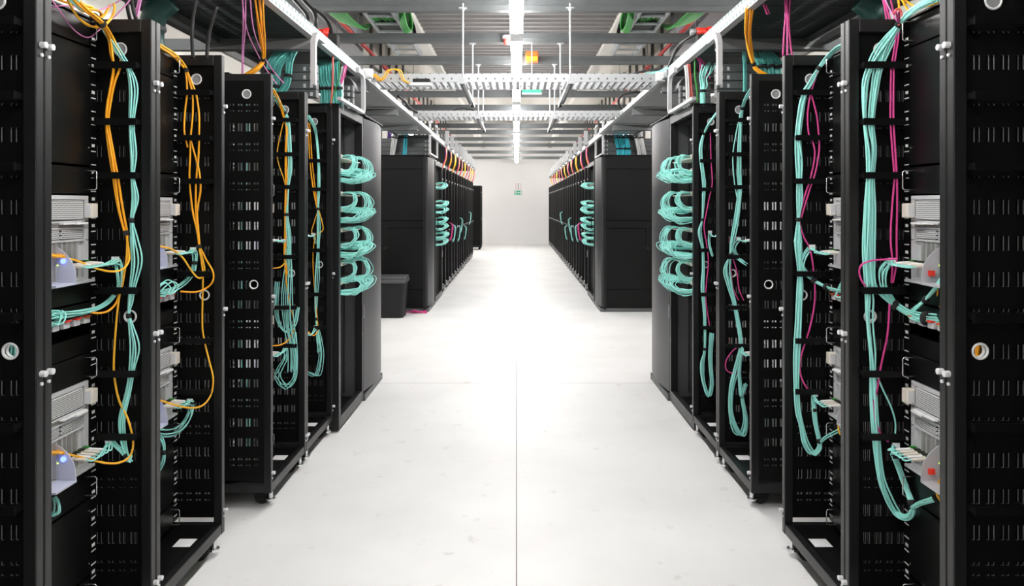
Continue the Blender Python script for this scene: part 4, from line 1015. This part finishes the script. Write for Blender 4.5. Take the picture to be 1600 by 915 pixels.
bundle('patch_cable', 'shorter magenta cord bowing right, second right rack', 'magenta', [(1268, 148), (1276, 180), (1279, 205), (1280, 235), (1274, 270), (1264, 300), (1252, 340)], 1, .0036, 0, YBk)
conn(1, 2, 1.262, [(1268, 388, 1.2), (1257, 400, 1), (1253, 415, 1), (1255, 430, .8)], YBk, 'aqua cords from upper plugs, second right rack', 5, .009)
conn(1, 2, .656, [(1272, 618, 1), (1272, 640, .8), (1277, 670, .7), (1281, 690, .5), (1292, 682, .8, YBk-.05), (1325, 665, 1, 2.95)], YBk, 'aqua cords from lower plugs hanging and returning, second right rack', 4, .008, ties=(1, 3))
bundle('patch_bundle', 'aqua twist of cords at the post edge, second right rack', 'teal', [(1322, 430, 1, 2.95), (1315, 445, 1, 2.97), (1308, 462, 1, 3.0), (1318, 464, 1, 2.98), (1325, 462, 1, 2.96)], 3, .003, .006, 2.95)
bundle('patch_cable', 'amber cord bit by the post, second right rack', 'yellow', [(1320, 655, 1, 2.95), (1311, 662, 1, 2.96), (1312, 676, 1, 2.96), (1322, 684, 1, 2.95)], 1, .004, 0, 2.95)
# --- R3
bundle('cable_bundle', 'aqua bundle down the side wall of the right rack past the gap', 'teal', [(1175, 138, .8, 3.9), (1166, 152, .8, 4.0), (1160, 168, .6), (1157, 192, .8), (1155, 240, 1), (1155, 270), (1156, 295, .8), (1153, 325, 1), (1148, 355, 1.2), (1143, 380, 1), (1141, 398, .5), (1136, 420, 2), (1140, 445, 1.2), (1148, 475, .8), (1156, 520, .8), (1157, 540, .6), (1150, 575, 1.5), (1142, 610, 1.4), (1142, 645, 1), (1150, 672, 1.6), (1160, 678, 1.6), (1165, 655, 1), (1160, 625, .7), (1155, 585, .7), (1158, 550, .6)], 7, .0038, .011, YC, ties=(2, 10, 15))
bundle('patch_cable', 'pair of magenta cords slanting, right rack past the gap', 'magenta', [(1142, 400), (1147, 425, 2), (1150, 450, 2), (1158, 468, 2)], 2, .0034, .008, YC)
bundle('patch_cable', 'round magenta loop low in the right rack past the gap', 'magenta', [(1162, 540), (1148, 545), (1136, 560), (1134, 575), (1142, 582), (1158, 582)], 1, .003, 0, YC)
bundle('patch_cable', 'single aqua cord bowing left, right rack past the gap', 'teal', [(1157, 175), (1149, 215), (1145, 245), (1147, 280), (1151, 305), (1156, 325)], 1, .0034, 0, YC)
conn(1, 3, 1.262, [(1154, 375, 1), (1147, 388, 1), (1153, 402, 1), (1165, 412, 1.2, YC-.08)], YC, 'aqua cords from upper plugs, right rack past the gap', 4, .009)
conn(1, 3, .656, [(1160, 542, 1), (1155, 560, 1), (1155, 590, .8), (1158, 620, .6), (1165, 600, 1, YC-.08)], YC, 'aqua cords from lower plugs, right rack past the gap', 4, .008, ties=(3,))
# --- R4
bundle('cable_bundle', 'aqua bundle down the side wall of the right rack before the patch cabinet', 'teal', [(1120, 176, .8, 4.5), (1108, 192, .8, 4.6), (1100, 208, .6), (1095, 228, 1), (1096, 252, 1), (1100, 285, 1), (1099, 310, .8), (1097, 343, .4), (1092, 362, 1.4), (1097, 388, 1), (1099, 420, .8), (1098, 450), (1101, 495, .7), (1101, 545, .5), (1096, 570, 1.6), (1098, 595, 1.2), (1106, 618, 1.4), (1112, 600, 1.2), (1110, 560, 1.2), (1112, 520, 1.2)], 6, .0036, .010, YD, ties=(2, 7, 13))
bundle('patch_cable', 'magenta cord down the right rack before the patch cabinet', 'magenta', [(1110, 205), (1111, 250), (1113, 285), (1108, 310), (1103, 335), (1100, 355), (1104, 380), (1107, 410), (1104, 440), (1103, 470), (1109, 510)], 1, .0038, 0, YD)
conn(1, 4, 1.262, [(1109, 364, 1), (1108, 380, 1), (1113, 400, 1, YD-.04)], YD, 'white booted cords on upper plugs, right rack before the patch cabinet', 3, .006)

# ------------------------------------------------------------------ cables dropping from the trays
def drop(label, m, path, n, r=.005, spread=.02, y=4., ties=(), group=None, flat=1.):
    return bundle('cable_drop', label, m, path, n, r, spread, y, ties, group=group, flat=flat)
drop('orange cables dropping from the tray onto the left rack past the gap', 'orange', [(402, -12, 1, 3.45), (405, 30, 1, 3.6), (408, 60, .8, 3.75), (411, 92, .3), (402, 106, .6), (388, 116, 1), (376, 121, 1)], 6, .0045, .026, 3.9, ties=(3,))
drop('pair of lilac cords dropping straight, left side before the orange drop', 'pink', [(381, -15, 1, 3.3), (381, 40, 1, 3.45), (379, 78, 1, 3.6), (378, 118, 1, 3.67)], 3, .0028, .008, 3.67)
drop('lilac cords slanting down across the orange drop, left side', 'pink', [(384, -10, 1, 3.3), (392, 45, 1, 3.6), (408, 85, 1, 4.0), (424, 112, 1, 4.0), (438, 130, 1, 4.0)], 2, .0032, .02, 3.9)
drop('lilac cords dropping behind the nearest left rack', 'pink', [(222, -15), (216, 10), (210, 36)], 2, .004, .004, 2.75)
drop('two black cables hanging from the near left tray', 'bcable', [(308, -10, 1), (301, 30), (300, 60), (302, 92)], 1, .008, 0, 3.1)
drop('black cable hanging beside, near left tray', 'bcable', [(338, 10), (328, 45), (325, 65), (323, 92)], 1, .008, 0, 3.1)
drop('two black cables behind the nearest left rack top', 'bcable', [(200, -10), (206, 20), (214, 40)], 2, .007, .02, 2.75)
drop('teal cable sheaf curving onto the left rack past the gap, outer', 'tealb', [(466, 68, 1.3, 4.5), (446, 78, 1.2, 4.4), (428, 92, 1), (422, 112, .8), (420, 135, .8), (420, 150, .8)], 12, .0055, .03, 4.3, ties=(3,))
drop('teal cable sheaf curving onto the left rack past the gap, middle', 'tealb', [(466, 68, 1.3, 4.5), (452, 80, 1.2, 4.4), (439, 96, 1), (433, 112, .8), (431, 135, .8), (431, 152, .8)], 10, .0055, .022, 4.3, ties=(4,))
drop('teal cable sheaf curving onto the left rack past the gap, inner', 'tealb', [(470, 68, 1.2, 4.5), (458, 80, 1.1, 4.4), (452, 96, .9), (451, 118, .8), (446, 135, 1), (436, 146, 1)], 10, .0055, .022, 4.3, ties=(3,))
for k, px in enumerate((505, 513, 521, 530)):
    drop('thick teal cable sheaf over the left patch cabinet, %s from the left' % ORD[k], 'tealb', [(px-6, 92, 1, 5.0), (px-4, 108, 1), (px-3, 125, .8), (px, 138, .8), (px, 166, .9)], 7, .006, .018, 4.85, ties=(3,))
drop('red cord beside the thick teal sheaves, left', 'coral', [(520, 88), (520, 118), (519, 140), (517, 165)], 1, .007, 0, 4.8)
drop('green cord hanging beside the white cables, left', 'green', [(530, 98), (530, 120), (524, 140), (518, 160)], 1, .004, 0, 4.8)
drop('white cables dropping into the left patch cabinet', 'wcable', [(537, 104), (534, 122), (533, 145), (534, 172)], 4, .006, .010, 4.9)
drop('magenta cord curving beside the white cables, left', 'magenta', [(540, 102), (537, 118), (532, 130), (529, 140)], 2, .005, .006, 4.85)
# right side
drop('orange cables dropping from the tray onto the right rack past the gap', 'orange', [(1171, 12, 1, 3.65), (1168, 50, 1, 3.75), (1171, 76, .8, 3.85), (1177, 100, .3), (1184, 110, .6), (1196, 117, 1)], 6, .0045, .022, 3.9, ties=(3,))
drop('magenta cords dropping onto the second right rack', 'magenta', [(1231, -15, 1), (1230, 25, .6), (1229, 50, 1), (1228, 90, 2.2)], 3, .004, .014, 3.5)
drop('magenta cords dropping behind the nearest right rack', 'magenta', [(1382, -15), (1388, 10), (1392, 34)], 3, .0032, .014, 2.75)
drop('short magenta cords with pale ends under the right tray', 'magenta', [(1192, 2), (1196, 12), (1200, 22)], 3, .0035, .008, 3.6)
for k, (xa, xb, ya) in enumerate(((1160, 1165, 76), (1176, 1190, 76), (1188, 1203, 76), (1200, 1218, 78))):
    drop('thick teal cable sheaf arching over the right racks, %s from the left' % ORD[k], 'tealb', [(xa, ya, .8, 4.7), (xa+3, ya+6, .9, 4.5), ((xa+xb)/2+2, 90, 1), (xb-1, 104, 1), (xb, 122, 1), (xb, 150, 1)] if k else [(1162, 76, .8, 4.6), (1163, 90, .8), (1164, 110, .8), (1164, 150, .8)], 9 if k else 4, .006, .022 if k else .008, 4.3, ties=(3,))
drop('teal cord cluster knotted over the right patch cabinet', 'teal', [(1108, 100, 2.4, 4.9), (1103, 112, 2), (1099, 122, 1.2), (1100, 132, 1.2), (1098, 142, .8), (1098, 166, .8)], 9, .005, .018, 4.85, ties=(4,))
drop('coral cables dropping into the right patch cabinet', 'coral', [(1076, 100), (1077, 118), (1079, 140), (1081, 160)], 3, .006, .008, 4.95)
drop('white cable dropping beside the coral ones, right', 'wcable', [(1072, 102), (1074, 120), (1075, 145), (1075, 168)], 2, .008, .006, 4.95)
drop('green cord hanging right of the coral cables', 'green', [(1086, 92), (1086, 118), (1089, 140), (1090, 160)], 1, .006, 0, 4.9)
drop('magenta cords fanning above the teal cluster, right', 'magenta', [(1089, 88, .5), (1097, 98, 1.), (1100, 110, 1.6), (1104, 122, 2)], 4, .0032, .016, 4.9)
# far end cabinets
drop('purple cables behind the far left end cabinet top', 'purple', [(612, 196), (608, 215), (604, 245)], 4, .010, .02, 10.6)
drop('white cable sheaf on the far left end cabinet', 'wcable', [(622, 196), (617, 215), (612, 245)], 7, .011, .04, 10.4, ties=(1,))
drop('cyan and yellow cable sheaf on the far left end cabinet', 'cyan', [(636, 196), (634, 215), (632, 245)], 4, .010, .02, 10.4, ties=(1,))
for k, px in enumerate((965, 972, 979)):
    drop('thick cyan cable sheaf on the far right end cabinet, %s from the left' % ORD[k], 'cyan', [(px-3, 198), (px-1, 215), (px+2, 232), (px+2, 245)], 6, .012, .028, 10.4, ties=(1, 2))
for k, px in enumerate((993, 1001)):
    drop('white cable sheaf on the far right end cabinet, %s' % ('left' if k == 0 else 'right'), 'wcable', [(px-2, 198), (px, 215), (px+6, 245)], 6, .011, .025, 10.4, ties=(1,))
# orange and magenta drops with white bracket plates over the far rows
for s, n in ((-1, 10), (1, 12)):
    sd = 'left' if s < 0 else 'right'
    for k in range(n):
        y = 12.3+k*.92 if s < 0 else 12.3+k*1.15
        t = thing('tray_bracket', 'upright white bracket plate over the far %s racks, %s from the cross aisle' % (sd, ORD[k]), 'bracket', (s*1.12, y, 2.42), 'white bracket plates over the far %s row' % sd)
        a, b = sorted((s*1.10, s*1.165)); MB().box(a, b, y, y+.012, 2.42, 2.66).box(a, b, y, y+.05, 2.42, 2.43).obj('plate', 'bracket', t)
        a, b = sorted((s*1.145, s*1.165)); MB().box(a, b, y+.012, y+.45, 2.42, 2.50).obj('arm', 'bracket', t)
        t = thing('cable_drop', '%s cables dropping onto the far %s row, %s from the cross aisle' % (('orange', 'orange and magenta', 'amber')[k % 3], sd, ORD[k]), 'cables', (s*1.2, y+.2, 2.1))
        for j in range(5):
            mm = ('orange', 'orange', 'yellow')[k % 3] if (j % 3 or k % 3 == 2) else 'magenta'
            yy = y+.15+.04*j+random.uniform(-.02, .02)
            MB().tube([(s*(1.19), yy, 2.43), (s*(1.16+random.uniform(0, .02)), yy, 2.36), (s*(1.17), yy-.05+random.uniform(-.03, .03), 2.22), (s*1.24, yy+.02, 2.06)], .009, 5, True, 3).obj('cable', mm, t, True)

# power connectors and thick black leads over the trays
def lead(label, pts, y, r=.014, m='bcable'):
    return bundle('power_lead', label, m, [(a, b, 1, c) if c else (a, b) for a, b, c in pts], 1, r, 0, y, cat='cables', seg=8)
lead('thick black power lead arcing over the left tray, outer', [(462, -15, 4.8), (478, 5, 4.7), (492, 22, 4.6), (494, 45, 4.6)], 4.7)
lead('thick black power lead arcing over the left tray, inner', [(455, -5, 4.9), (470, 12, 4.8), (480, 25, 4.7), (481, 38, 4.6)], 4.7, .012)
lead('black lead curving down beside the red connector, left', [(490, 15, 5.2), (508, 30, 5.1), (517, 48, 5.0), (518, 72, 4.95)], 5)
for s, px, py in ((-1, 503, 52), (1, 1100, 50)):
    sd = 'left' if s < 0 else 'right'; c = P(px, py, 5.0)
    t = thing('power_connector', 'red industrial power plug on the %s tray edge' % sd, 'plug', c)
    MB().cyl((c.x-.05, c.y, c.z), 0, .028, .07, 14).obj('plug_body', 'red', t, True)
    MB().cyl((c.x+.02, c.y, c.z), 0, .035, .03, 14).obj('collar', 'red', t, True)
    MB().cyl((c.x-.09, c.y, c.z), 0, .022, .04, 12).obj('gland', 'galv', t, True)
    px2 = 521 if s < 0 else 1096
    c = P(px2, 78, 4.92); t = thing('tap_off_box', 'small black tap-off box clipped on the %s tray' % sd, 'box', c)
    MB().box(c.x-.03, c.x+.03, c.y-.03, c.y+.05, c.z-.02, c.z+.10).obj('body', 'rubber', t, bevel=.004)
    MB().box(c.x-.02, c.x+.02, c.y-.034, c.y-.03, c.z, c.z+.05).obj('cover', 'black', t)
lead('long black lead curving from the red plug down the right tray', [(1090, 52, 5.0), (1075, 60, 5.1), (1060, 72, 5.3), (1052, 88, 5.5), (1045, 104, 5.7)], 5.2, .012)
lead('thin black lead behind it on the right tray', [(1068, 66, 5.4), (1052, 88, 5.6), (1046, 106, 5.75), (1010, 110, 5.9), (985, 117, 6.0)], 5.4, .009)
lead('black lead looping under the near cross tray, right', [(1000, 143, 7.6), (975, 147, 7.7), (966, 158, 7.8), (972, 170, 7.9)], 7.8, .012)
lead('black leads coiled above the far cross tray, left', [(622, 150, 7.6), (632, 158, 7.8), (640, 168, 8.0), (655, 178, 8.2)], 7.8, .014)
lead('curved black lead over the far cross tray', [(706, 174, 8.2), (720, 169, 8.25), (735, 171, 8.3), (742, 173, 8.3)], 8.2, .007)
bundle('loose_cable', 'orange cord humped over the left end of the near cross tray', 'yellow', [(594, 126), (601, 120), (606, 111), (615, 108), (625, 111), (630, 124), (640, 130), (652, 131)], 2, .0045, .01, 5.83)
bundle('loose_cable', 'orange cord stub at the white junction, left tray', 'orange', [(578, 117), (586, 118), (594, 126)], 2, .006, .01, 5.8)
for k, (px, py, lab) in enumerate(((575, 116, 'white square junction box at the left end of the near cross tray'), (1032, 121, 'white square junction box at the right end of the near cross tray'))):
    c = P(px, py, 5.78); t = thing('junction_box', lab, 'box', c); MB().box(c.x-.035, c.x+.035, c.y-.03, c.y+.03, c.z-.03, c.z+.04).obj('body', 'white', t, bevel=.004); MB().box(c.x-.028, c.x+.028, c.y-.034, c.y-.03, c.z-.022, c.z+.032).obj('lid', 'white', t)
c = P(658, 134, 5.80); t = thing('access_point', 'flat white box with black top on the near cross tray', 'device', c)
MB().box(c.x-.08, c.x+.08, c.y-.05, c.y+.05, c.z-.005, c.z+.02).obj('body', 'white', t, bevel=.008)
MB().box(c.x-.06, c.x+.07, c.y-.04, c.y+.05, c.z+.021, c.z+.05).obj('adapter', 'rubber', t, bevel=.004)
bundle('loose_cable', 'aqua cable run leading onto the right end of the near cross tray', 'teal', [(1045, 105, 1, 5.7), (1035, 110, 1, 5.8), (1020, 114, 1, 5.9), (1000, 118, 1, 6.0)], 6, .006, .02, 5.9)
# big ribbed teal hose arcs behind the near racks
for s, px in ((-1, 245), (1, 1365)):
    sd = 'left' if s < 0 else 'right'
    t = thing('flexible_duct', 'thick dark teal hose bending down behind the nearest %s rack' % sd, 'hose', P(px, 40, 3.3))
    q = [(px+s*-22, 0), (px, 18), (px+s*8, 45), (px+s*8, 75)]
    MB().tube([P(a, b, 3.4) for a, b in q], .055, 14).obj('hose', mat('dark_teal_hose_'+sd, (.02, .09, .08), .4), t, True)
    MB().tube([P(q[2][0], q[2][1]-3, 3.4), P(q[2][0], q[2][1]+3, 3.4)], .062, 14, False).obj('clamp_band', 'galv', t, True)
